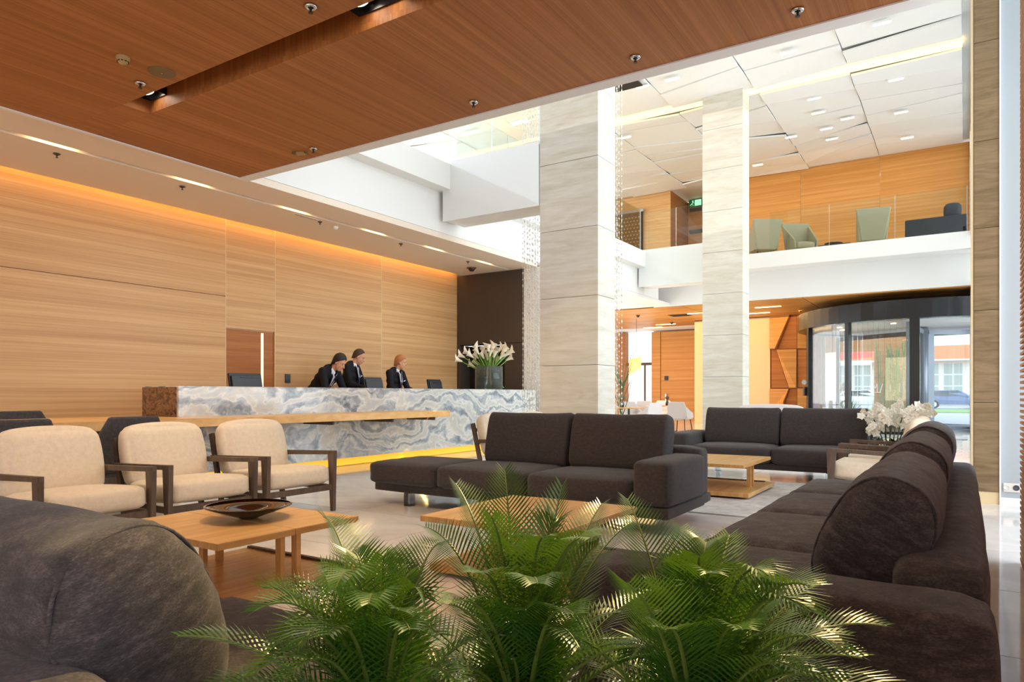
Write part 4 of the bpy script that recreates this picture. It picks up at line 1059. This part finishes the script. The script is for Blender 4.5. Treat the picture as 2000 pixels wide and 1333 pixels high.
# lattice doors with gold dots
t = thing('lattice_screen', 'black lattice doors dotted with gold on the left mezzanine', 'screen', (-12.0, 26.3, 5.25))
for i in range(2):
    lf_ = MB().box((-1.2 + i * 1.21, 0, 0), (-.01 + i * 1.21, .05, 3.15)).build('door_leaf', 'niche_dark', t)
    mm = MB()
    for r_ in range(21):
        for c_ in range(8):
            x = -1.13 + i * 1.21 + c_ * .14 + (.07 if r_ % 2 else 0); z = .15 + r_ * .14
            if x > -.08 + i * 1.21: continue
            mm.add([(x - .035, -.012, z), (x, -.012, z - .035), (x + .035, -.012, z), (x, -.012, z + .035), (x, -.03, z)], [(0, 1, 4), (1, 2, 4), (2, 3, 4), (3, 0, 4)])
    tag(mm.build('gold_dots', 'gold_dot', lf_), kind='stuff')
MB().box((-1.25, -.02, 3.15), (1.25, .06, 3.25)).build('frame_head', 'steel_grey', t)
q = on_y(1358, 397, 28.4)
t = thing('exit_sign', 'small lit green exit sign above the mezzanine doorway', 'sign', q)
MB().box((-.28, 0, -.14), (.28, .06, .16)).build('light_box', 'green_sign', t)
MB().box((-.02, -.008, -.11), (.25, 0, .13)).build('lit_field', 'sign_lit', t)
mm = MB().ell((-.1, -.012, .09), (.03, .004, .03), 8).bar((-.1, -.012, .05), (-.14, -.012, -.03), .035, .01).bar((-.14, -.012, -.03), (-.06, -.012, -.1), .02, .01).bar((-.14, -.012, -.03), (-.22, -.012, -.07), .02, .01).bar((-.1, -.012, .04), (-.03, -.012, .0), .016, .01)
mm.build('running_figure', 'sign_lit', t); MB().box((-.25, 0, -.32), (.25, .06, -.2)).build('mount', 'niche_dark', t)
# ================================================================== CRYSTAL STRANDS
ct_ = thing('crystal_curtain', 'long hanging crystal bead strands around the front pillar', 'curtain', (-5.8, 11.1, 9.1))
rk = random.Random(9)
for side, xs in (('l', [-6.86 + i * .055 for i in range(9)]), ('r', [-5.16 + i * .05 for i in range(5)])):
    mm = MB()
    for x in xs:
        for row in range(2):
            y = 11.0 + row * .16 + rk.uniform(-.03, .03); xx = x + rk.uniform(-.015, .015)
            z = 9.05; mm.bar((xx + 5.8, y - 11.1, 0), (xx + 5.8, y - 11.1, .35 - 9.1), .003)
            while z > .4:
                h = rk.choice((.02, .03, .045)); w_ = rk.choice((.010, .014, .018)); X_, Y_, Z_ = xx + 5.8, y - 11.1, z - 9.1
                mm.add([(X_ - w_, Y_, Z_), (X_, Y_ - w_, Z_), (X_ + w_, Y_, Z_), (X_, Y_ + w_, Z_), (X_, Y_, Z_ + h), (X_, Y_, Z_ - h)], [(0, 1, 4), (1, 2, 4), (2, 3, 4), (3, 0, 4), (1, 0, 5), (2, 1, 5), (3, 2, 5), (0, 3, 5)])
                z -= rk.uniform(.07, .13)
    tag(mm.build('crystal_strands', 'crystal_bead', ct_), kind='stuff')
MB().box((-1.1, -.12, -.02), (.95, .22, .03)).build('mounting_plate', 'rail_metal', ct_)
# ================================================================== LOUVRE SCREEN, RIGHT
lv = thing('louvre_screen', 'tall screen of thin horizontal wooden slats at the right picture edge', 'screen', (.345, 3.2, 0))
sl_me = MB().box((-.045, -2.4, -.0085), (.03, 2.43, .0085)).mesh('slat'); sl_me.materials.append(MATS['louvre_wood'])
z = .03
while z < 3.9:
    o = bpy.data.objects.new('slat', sl_me); COL.objects.link(o); o.parent = lv; o.location = (0, 0, z); z += .037
for y in (-2.3, -.8, .8, 2.2): MB().box((.03, y, 0), (.07, y + .05, 3.94)).build('upright', 'louvre_wood', lv)
t = thing('wall_socket', 'white double wall socket low on the pale right wall', 'socket', (on_y(1974, 953, 8.55).x, 8.549, on_y(1974, 953, 8.55).z))
MB().box((-.06, -.012, -.045), (.085, 0, .045)).build('plate', 'pot_white', t, bevel=.003)
for x in (-.035, .045):
    mm = MB().lathe((0, 0, 0), [(.028, .0), (.026, .006), (.02, .002), (.001, .001)], 16); R_ = Matrix.Translation((x, -.012, 0)) @ Matrix.Rotation(PI / 2, 4, 'X'); mm.v = [tuple(R_ @ Vector(v)) for v in mm.v]
    mm.build('socket_cup', 'slate_fabric' if x > 0 else 'pot_white', t, True)
# ================================================================== FAR LOUNGE
def shell_chair(label, p, rz):
    t = thing('shell_chair', label, 'chair', (p[0], p[1], 0), rz, 'pale shell chairs of the far lounge')
    mm = MB().prism([(-.26, .42), (-.30, .72), (-.24, .88), (.24, .88), (.30, .72), (.26, .42)], -.025, .025); mm.v = [(v[2] + .24 + (v[1] - .42) * .15, v[0], v[1]) for v in mm.v]
    mm.build('backrest', 'pale_fabric', t, bevel=.02, recalc=True)
    for s_ in (-1, 1):
        mm = MB().prism([(-.22, .42), (-.18, .55), (.3, .75), (.24, .42)], -.02, .02); mm.v = [(v[0], v[2] + s_ * .28, v[1]) for v in mm.v]
        mm.build('arm', 'pale_fabric', t, bevel=.01, recalc=True)
    soft('seat', (.5, .52, .1), .04, 'pale_fabric', t, (0, 0, .42), n=5)
    for s_ in (-1, 1): MB().bar((.2, s_ * .2, .38), (.27, s_ * .25, 0), .025).bar((-.2, s_ * .2, .38), (-.24, s_ * .25, 0), .025).bar((-.24, s_ * .25, .012), (.27, s_ * .25, .012), .02).build('sled_leg', 'frame_wood', t)
def flr(px, t_): d = ray(px); return (d[0] * t_, d[1] * t_)
shell_chair('pale shell chair of the far lounge with its back to the middle sofa', flr(1330, 20.6), -PI / 2 - .1)
shell_chair('pale shell chair behind the left far lounge table', flr(1234, 21.5), 2.4)
shell_chair('pale shell chair seen from the side between the two far tables', flr(1262, 18.6), -.3)
shell_chair('pale shell chair left of the second far table', flr(1262, 23.6), 2.2)
shell_chair('pale shell chair tucked behind the second far table', flr(1292, 25.4), 1.7)
def bistro(label, p):
    t = thing('lounge_table', label, 'table', (p[0], p[1], 0), 0, 'wooden tables of the far lounge')
    MB().cyl((0, 0), .42, .71, .74, 28).build('top', 'table_veneer', t); MB().cyl((0, 0), .03, .02, .71, 10).build('column', 'black_frame', t); MB().cyl((0, 0), .24, 0, .02, 20).build('foot', 'black_frame', t)
bistro('round wooden lounge table right of the crystal strands', flr(1228, 19.6)); bistro('round wooden lounge table in front of the far wooden door', flr(1288, 23.0))
for px, t_, l in ((1212, 19.5, 'dark bottle standing on the left far table'), (1303, 22.9, 'dark vase with a bud on the second far table')):
    p = flr(px, t_) if px > 1250 else (flr(1228, 19.6)[0] - .2, flr(1228, 19.6)[1]); t = thing('small_vase', l, 'vase', (p[0], p[1], .742))
    MB().lathe((0, 0, 0), [(.001, 0), (.05, 0), (.06, .08), (.025, .16), (.03, .18)], 14).build('vase', 'dark_glaze', t, True); MB().ell((0, 0, .25), (.07, .07, .06), 8).build('bud', 'frame_wood', t, True)
t = thing('twig_sculpture', 'olive twig arrangement in front of the yellow far wall', 'sculpture', (flr(1214, 21)[0], flr(1214, 21)[1], 0))
mm = MB()
for k in range(26):
    a = rk.uniform(0, 6.3); p0 = Vector((0, 0, rk.uniform(.3, 1.4))); p1 = p0 + Vector((math.cos(a) * .25, math.sin(a) * .25, .6)); p2 = p1 + Vector((math.cos(a) * .15, math.sin(a) * .15, rk.uniform(-.2, .7)))
    mm.tube([p0, p1, p2], [.012, .009, .004], 5)
tag(mm.build('twigs', 'palm_rachis', t), kind='stuff'); MB().cyl((0, 0), .03, 0, 1.5, 8).build('trunk', 'bark', t); MB().cyl((0, 0), .2, 0, .3, 18).build('pot', 'slate_fabric', t)
emis('lamp_shade_amber', (250, 206, 110), .7)
t = thing('amber_pendant', 'amber fan shaped pendant lamp before the far window', 'lamp', (flr(1243, 26)[0], flr(1243, 26)[1], 1.7))
MB().add([(-.3, 0, .7), (-.3, .02, .1), (.15, .02, .35), (.22, 0, .8)], [(0, 1, 2, 3), (3, 2, 1, 0)]).build('shade', 'lamp_shade_amber', t); MB().cyl((0, 0), .008, .6, 2.2, 6).build('cord', 'black_plastic', t)
# chairs in front of the faceted wall, only tops visible
t = thing('bench_seat', 'pale rounded lobby bench showing above the far sofa', 'bench', (flr(1505, 17.0)[0], flr(1505, 17.0)[1], 0))
soft('backrest', (1.5, .2, .5), .09, 'pale_fabric', t, (0, 0, .58), n=8); soft('seat', (1.5, .7, .28), .09, 'pale_fabric', t, (0, -.42, .26), n=8); box('plinth', (-.7, -.7, 0), (.7, .0, .12), 'frame_wood', t)
# ================================================================== ORCHIDS
pt = thing('orchid_planter', 'low dark planter with orchid leaves behind the right armchairs', 'planter', (-.78, 9.75, 0))
MB().prism([(-.34, -.28), (.34, -.28), (.34, .28), (-.34, .28)], 0, .45).build('box', 'frame_wood', pt, bevel=.01); box('soil', (-.32, -.26, .45), (.32, .26, .455), 'soil', pt)
ro = random.Random(21)
for k in range(22):
    a = ro.uniform(0, 6.28); c0 = Vector((ro.uniform(-.26, .26), ro.uniform(-.2, .2), .455)); e = Vector((math.cos(a), math.sin(a), .55)) * ro.uniform(.14, .22); n_ = Vector((-e.y, e.x, 0)).normalized() * .035
    MB().add([c0 - n_ * .4, c0 + n_ * .4, c0 + e * .6 + n_, c0 + e, c0 + e * .6 - n_], [(0, 1, 2, 3, 4)]).build('leaf', 'dark_stem', pt)
pet = MB()
for k in range(5):
    a = PI / 2 + k * 2 * PI / 5; d = Vector((math.cos(a), 0, math.sin(a))); s_ = Vector((-d.z, 0, d.x)); w_ = .030 if k in (1, 4) else .022
    pet.add([(0, 0, 0), d * .03 + s_ * w_, d * .058 + Vector((0, -.012, 0)), d * .03 - s_ * w_], [(0, 1, 2, 3)])
pet_me = pet.ell((0, -.01, 0), (.01, .012, .01), 6).mesh('flower'); pet_me.materials.append(MATS['orchid_petal'])
tips = [(1690, 812), (1700, 835), (1712, 800), (1738, 806), (1750, 820), (1762, 790), (1770, 808), (1795, 800), (1818, 800), (1808, 812), (1783, 815), (1728, 818)]
for i, (px, py) in enumerate(sorted(tips)):
    tp = on_y(px, py, 9.7 + ro.uniform(-.2, .3)); tp = Vector((tp.x + .78, tp.y - 9.75, tp.z))
    t = thing('orchid', 'arching white orchid stem in the dark planter, tip %s from the left' % ordinal(i), 'flower', (-.78, 9.75, 0), 0, 'white orchids in the planter')
    f0 = Vector((tp.x * .45 + ro.uniform(-.05, .05), ro.uniform(-.15, .15), .46)); top = f0.lerp(tp, .55); top.z = tp.z + .06
    pts = [((1 - u) ** 2) * f0 + 2 * u * (1 - u) * top + u * u * tp for u in [j / 8 for j in range(9)]]
    MB().tube(pts, .007, 5).build('stem', 'dark_stem', t, True)
    for j in range(10):
        u = .45 + .55 * j / 9; P_ = ((1 - u) ** 2) * f0 + 2 * u * (1 - u) * top + u * u * tp
        f_ = bpy.data.objects.new('flower', pet_me); COL.objects.link(f_); f_.parent = t
        f_.location = P_ + Vector((ro.uniform(-.05, .05), ro.uniform(-.07, .03), ro.uniform(-.05, .05))); f_.rotation_euler = (ro.uniform(-.4, .4), ro.uniform(-.5, .5), ro.uniform(-.9, .5)); f_.scale = (.95,) * 3
# ================================================================== CYCADS IN THE FOREGROUND
pb = thing('palm_planter', 'planter trough holding the sago palms in the foreground', 'planter', (-.62, 1.12, 0), YAW)
MB().box((-.62, -.22, 0), (.62, .22, .30)).build('trough', 'pot_white', pb, bevel=.01); box('soil', (-.59, -.19, .3), (.59, .19, .31), 'soil', pb)
CR = [at(745, 771, 1.24), at(1020, 771, 1.34), at(1360, 771, 1.22)]
for c_ in CR: c_.z = .40
def crown_for(px): return 0 if px < 860 else 1 if px < 1190 else 2
rp = random.Random(4)
def frond(palm, C, tip, lift, ll, droop=.35, roll=0.0, side=None):
    tip = tip - C; L = tip.length
    hz_ = Vector((tip.x, tip.y, 0))
    ctrl = tip * .5 + Vector((0, 0, lift)) - hz_ * .12
    n = 26
    Pt = lambda u: 2 * u * (1 - u) * ctrl + u * u * tip
    pts = [Pt(u / n) for u in range(n + 1)]
    mb = MB(); mb.tube(pts, [.0055 * (1 - .75 * i / n) for i in range(n + 1)], 5, 0)
    arc_len = sum((pts[i + 1] - pts[i]).length for i in range(n)); cnt = max(20, int(arc_len * .86 / .0122))
    for i in range(cnt):
        u = .13 + .87 * (i + .5) / cnt; p_ = Pt(u); T = (Pt(min(1, u + .02)) - Pt(u - .02)).normalized()
        sd = T.cross(Vector((0, 0, 1)))
        if sd.length < .15: sd = T.cross(Vector((.6, .8, 0)))
        sd.normalize(); up = sd.cross(T).normalized()
        if roll: R_ = Matrix.Rotation(roll, 3, T); sd = R_ @ sd; up = R_ @ up
        prof = math.sin(PI * min(1, (u * .93 + .07)) ** .75) ** .55; l_ = ll * max(.28, prof) * rp.uniform(.93, 1.07)
        sweep = .55 + .75 * u
        for s_ in (-1, 1):
            d = (sd * s_ * 1.0 + T * sweep + up * .45).normalized(); wv_ = T.cross(d); wv_ = (T - d * T.dot(d)).normalized() * .0022
            g = Vector((0, 0, -1)) * l_ * droop
            a0 = p_; a1 = p_ + d * l_ * .5 + g * .12; a2 = p_ + d * l_ + g * .5
            mb.add([a0 - wv_ * .6, a0 + wv_ * .6, a1 + wv_, a1 - wv_, a2], [(0, 1, 2, 3), (3, 2, 4)], 1)
    mb.build('frond', ['palm_rachis', 'palm_leaf'], palm)
spec = [
    # crown, tip px, py, depth, lift, leaflet length, droop, roll
    (0, 632, 1010, 1.50, .22, .125, .10, .5), (0, 560, 1165, 1.42, .30, .115, .5, .2), (0, 490, 1322, 1.12, .22, .10, .3, 0), (0, 530, 1270, 1.16, .26, .11, .3, 0), (0, 570, 1222, 1.24, .26, .11, .3, 0),
    (0, 655, 1150, 1.0, .30, .12, .7, 0), (0, 780, 1075, 1.6, .2, .12, .2, 0), (0, 560, 1320, 1.05, .2, .11, .3, 0), (0, 720, 1180, .98, .24, .12, .6, 0), (0, 860, 1060, 1.5, .2, .12, .2, 0), (0, 690, 1080, 1.35, .22, .12, .4, 0),
    (0, 800, 1230, .98, .2, .12, .4, 0), (0, 640, 1240, 1.0, .2, .12, .4, 0),
    (1, 890, 945, 1.62, .16, .12, .05, .3), (1, 985, 918, 1.62, .10, .13, .0, .0), (1, 1098, 948, 1.42, .06, .12, .05, 0), (1, 1175, 985, 1.7, .12, .12, .1, 0), (1, 830, 1030, 1.55, .2, .12, .2, 0), (1, 960, 1010, 1.25, .16, .12, .3, 0),
    (1, 1060, 1050, 1.15, .2, .13, .6, 0), (1, 1150, 1040, 1.2, .2, .13, .6, 0), (1, 1235, 1020, 1.6, .16, .12, .2, 0), (1, 930, 1120, 1.02, .2, .13, .5, 0), (1, 1050, 1140, .98, .22, .13, .6, 0), (1, 1120, 1200, .95, .18, .13, .3, 0), (1, 880, 1180, .96, .18, .12, .4, 0),
    (1, 1010, 1085, 1.3, .25, .13, .5, 0), (1, 1090, 1020, 1.4, .24, .13, .4, 0),
    (2, 1225, 975, 1.62, .12, .12, .05, 0), (2, 1330, 1030, 1.55, .14, .12, .1, .2), (2, 1425, 1045, 1.5, .12, .12, .1, 0), (2, 1512, 1115, 1.5, .14, .12, .1, 0), (2, 1612, 1140, 1.45, .16, .12, .0, -.4), (2, 1500, 1125, 1.05, .26, .13, .7, 0),
    (2, 1580, 1195, 1.0, .26, .13, .7, 0), (2, 1650, 1270, 1.02, .22, .11, .5, 0), (2, 1390, 1120, 1.05, .22, .13, .5, 0), (2, 1300, 1100, 1.2, .2, .13, .4, 0), (2, 1225, 1140, .92, .12, .13, -.1, 0), (2, 1450, 1230, .95, .18, .12, .4, 0), (2, 1300, 1230, .92, .16, .12, .3, 0),
    (2, 1560, 1310, .95, .16, .12, .4, 0), (2, 1380, 1060, 1.35, .2, .13, .4, 0), (2, 1640, 1335, .98, .16, .11, .4, 0)]
re_ = random.Random(77)
for k in range(44):
    px = 470 + (1600 - 470) * (k + .5) / 44 + re_.uniform(-25, 25); edge = 1035 + 110 * abs((px - 1000) / 600) ** 1.5
    py = edge + re_.uniform(0, 230); spec.append((crown_for(px), px, py, re_.uniform(.98, 1.5), re_.uniform(.12, .26), re_.uniform(.10, .13), re_.uniform(.05, .6), re_.uniform(-.4, .4)))
for ci, nm in enumerate(('left sago palm, sweeping towards the left foreground sofa', 'middle sago palm, its fronds rising highest before the middle sofa', 'right sago palm with yellow lit fronds before the right sofa')):
    pm = thing('sago_palm', nm, 'plant', CR[ci], 0, 'sago palms in the foreground')
    MB().lathe((0, 0, 0), [(.001, -.09), (.05, -.088), (.06, -.02), (.045, .02), (.001, .035)], 16).build('trunk', 'bark', pm, True)
    for (c_, px, py, t_, lift, ll, dr_, ro_) in spec:
        if c_ == ci: frond(pm, CR[ci], at(px, py, t_), lift, ll, dr_, ro_)
    for k in range(24):
        a = 2 * PI * k / 24 + ci; r_ = rp.uniform(.2, .36 if ci == 0 else .44); frond(pm, CR[ci], CR[ci] + Vector((math.cos(a) * r_, math.sin(a) * r_, rp.uniform(-.02, .34))), rp.uniform(.1, .2), .10, .4)
# ================================================================== PEOPLE
def cap(mb, p, q, r0, r1, n=14):
    p = Vector(p); q = Vector(q); k = 5; mb.tube([p.lerp(q, i / k) for i in range(k + 1)], [r0 + (r1 - r0) * i / k for i in range(k + 1)], n); mb.ell(p, (r0,) * 3, n); mb.ell(q, (r1,) * 3, n); return mb
def remesh(o, vox, sm=3):
    r_ = o.modifiers.new('remesh', 'REMESH'); r_.mode = 'VOXEL'; r_.voxel_size = vox; r_.use_smooth_shade = True
    s_ = o.modifiers.new('smooth', 'SMOOTH'); s_.iterations = sm; s_.factor = .5
def person(label, loc, rz, lean, nod, hair, head_turn=0, sc=1.0, arm_fwd=.35, bald=0):
    t = thing('person', label, 'person', loc, rz, 'receptionists in dark suits'); t.scale = (sc,) * 3
    Rl = Matrix.Rotation(lean, 3, 'Y'); hip = Vector((0, 0, .96)); T = lambda x, y, z: hip + Rl @ Vector((x, y, z))
    chest = T(.0, 0, .34); neck = T(.02, 0, .56)
    Rn = Matrix.Rotation(head_turn, 3, 'Z') @ Matrix.Rotation(nod, 3, 'Y'); hc = neck + Rn @ Vector((.035, 0, .155)); H = lambda x, y, z: hc + Rn @ Vector((x, y, z))
    body = MB(); suit = MB(); tr_ = MB()
    for s_ in (-1, 1):
        hipj = Vector((0, s_ * .095, .93)); kn = Vector((.02, s_ * .10, .50)); an = Vector((-.01, s_ * .10, .09))
        cap(body, hipj, kn, .075, .05); cap(body, kn, an, .05, .035); cap(tr_, hipj, kn, .098, .074); cap(tr_, kn, an, .074, .062)
        sh_ = T(0, s_ * .19, .50); el = sh_ + Vector((.06 + .1 * arm_fwd, s_ * .06, -.29)); wr_ = el + Vector((.24, -s_ * .07, -.06))
        cap(body, sh_, el, .045, .038); cap(body, el, wr_, .036, .026); cap(suit, sh_, el, .068, .055); cap(suit, el, wr_ - (wr_ - el).normalized() * .03, .054, .04)
        hd = (wr_ - el).normalized(); side = Vector((0, 1, 0)); pc = wr_ + hd * .05
        body.ell(pc, (.05, .04, .016), 10)
        for f_ in range(4):
            y = (f_ - 1.5) * .019; L1 = (.038, .045, .042, .032)[f_]; a0 = pc + hd * .035 + side * y; a1 = a0 + hd * L1 + Vector((0, 0, -.006)); a2 = a1 + hd * .028 + Vector((0, 0, -.02)); cap(body, a0, a1, .0095, .009, 6); cap(body, a1, a2, .009, .0075, 6)
        th0 = pc - hd * .02 + side * (-s_ * .035); cap(body, th0, th0 + hd * .045 + side * (-s_ * .02), .011, .009, 6)
        sm_ = MB().ell((.07, 0, .045), (.14, .05, .045), 12); sm_.v = [(v[0] + an.x, v[1] + an.y, max(0.0, v[2])) for v in sm_.v]; sm_.build('shoe', 'black_plastic', t, True)
    tr_.ell((0, 0, .98), (.125, .17, .12), 16)
    body.ell((0, 0, .98), (.1, .14, .12), 16); cap(body, T(0, 0, .1), T(0, 0, .42), .115, .12); body.ell(T(0, 0, .47), (.09, .17, .07), 14)
    for k, (z, a, b_) in enumerate(((0, .13, .175), (.12, .125, .165), (.24, .13, .18), (.36, .135, .205), (.45, .12, .21), (.51, .085, .19))): suit.ell(T(0, 0, z), (a, b_, .115), 18)
    cap(body, neck - Rl @ Vector((.01, 0, .06)), neck.lerp(hc, .5), .058, .052)
    # head: skull, face, jaw, brow, nose, ears
    RM = Rn.to_4x4()
    body.ell(H(-.012, 0, .03), (.098, .078, .098), 18, M=RM); body.ell(H(.028, 0, -.035), (.07, .062, .085), 16, M=RM); body.ell(H(.052, 0, -.095), (.036, .04, .028), 12, M=RM)
    body.ell(H(.068, 0, .03), (.025, .052, .014), 10, M=RM); cap(body, H(.088, 0, .018), H(.118, 0, -.028), .009, .0135, 8)
    for s_ in (-1, 1): body.ell(H(-.0, s_ * .08, -.01), (.02, .009, .034), 8, M=RM); body.ell(H(.062, s_ * .04, -.025), (.025, .02, .02), 8, M=RM)
    body.ell(H(.092, 0, -.062), (.012, .026, .008), 8, M=RM)
    remesh(body.build('body', 'skin', t, True), .0085, 2)
    remesh(suit.build('jacket', 'suit', t, True), .014, 4); remesh(tr_.build('trousers', 'suit', t, True), .016, 4)
    for s_ in (-1, 1):
        MB().ell(H(.088, s_ * .031, .004), (.006, .011, .0045), 8, M=RM).build('eye', 'eye_dark', t, True)
        MB().bar(H(.095, s_ * .016, .028), H(.084, s_ * .052, .026), .006, .005).build('eyebrow', hair, t)
    MB().ell(H(.101, 0, -.062), (.006, .024, .005), 8, M=RM).build('mouth', 'skin_lips', t, True)
    hm = MB(); n = 20
    # hair: a shell over the skull, open at the face
    vs = []; fs = []; rows_ = 9
    for i in range(rows_ + 1):
        for k in range(n):
            th = 2 * PI * k / n; c_ = math.cos(th); front = max(0, c_)
            back_ = max(0, -c_); phm = (1.98 if not bald else 1.78) - 1.0 * front ** .8 + .5 * back_ ** .6; ph = phm * i / rows_
            r_ = 1.0 + (.14 if not bald else .06) * (1 - .35 * (i / rows_))
            lo_ = max(0, ph - PI / 2); sp = math.sin(min(ph, PI / 2)) * (1 - .16 * lo_); zz_ = .03 + .104 * r_ * math.cos(min(ph, PI / 2)) - .14 * lo_
            vs.append(H(-.012 + .098 * r_ * sp * c_, .080 * r_ * sp * math.sin(th), zz_))
    for i in range(rows_):
        for k in range(n): fs.append((i * n + k, (i + 1) * n + k, (i + 1) * n + (k + 1) % n, i * n + (k + 1) % n))
    ho = hm.add(vs, fs).build('hair', hair, t, True, recalc=True); so = ho.modifiers.new('thickness', 'SOLIDIFY'); so.thickness = .007; so.offset = 0
    # shirt front, collar, tie, pocket square
    def fr(x, y, z): return T(x, y, z)
    F = .142
    MB().add([fr(.10, -.055, .545), fr(.10, .055, .545), fr(F + .012, .035, .36), fr(F + .012, 0, .20), fr(F + .012, -.035, .36), fr(F - .02, 0, .50)], [(0, 5, 4), (5, 1, 2), (5, 2, 4), (4, 2, 3)]).build('shirt', 'shirt', t, recalc=True)
    for s_ in (-1, 1):
        MB().add([fr(.03, s_ * .07, .60), fr(.10, s_ * .02, .565), fr(.125, s_ * .055, .50), fr(.05, s_ * .085, .55)], [(0, 1, 2, 3)]).build('collar', 'shirt', t)
        MB().add([fr(.085, s_ * .075, .56), fr(.13, s_ * .055, .50), fr(F + .016, s_ * .028, .34), fr(F + .018, 0, .19), fr(F + .012, s_ * .075, .42)], [(0, 1, 2, 3, 4)]).build('lapel', 'suit', t)
    MB().add([fr(F - .012, -.018, .525), fr(F - .012, .018, .525), fr(F + .0, .012, .49), fr(F + .022, .022, .26), fr(F + .022, 0, .215), fr(F + .022, -.022, .26), fr(F + .0, -.012, .49)], [(0, 1, 2, 6), (6, 2, 3, 4, 5)]).build('tie', 'tie', t)
    MB().bar(fr(F - .002, .085, .36), fr(F - .004, .135, .375), .012, .012).build('pocket_square', 'shirt', t)
    return t
def rayX(px, X): d = ray(px); return d[1] * X / d[0]
person('dark haired man in a black suit bending forward behind the counter', (-9.62, 8.42, 0), .25, math.radians(41), math.radians(34), 'hair_black', sc=1.12)
person('tall man with cropped brown hair standing between his colleagues, looking down', (-9.72, rayX(683, -9.72), 0), .35, math.radians(4), math.radians(26), 'hair_brown', head_turn=.3, sc=1.10, bald=1)
person('sandy haired man in a dark suit with a white pocket square, looking right', (-9.35, rayX(768, -9.35), 0), .10, math.radians(6), math.radians(14), 'hair_sandy', head_turn=.5, sc=1.04)
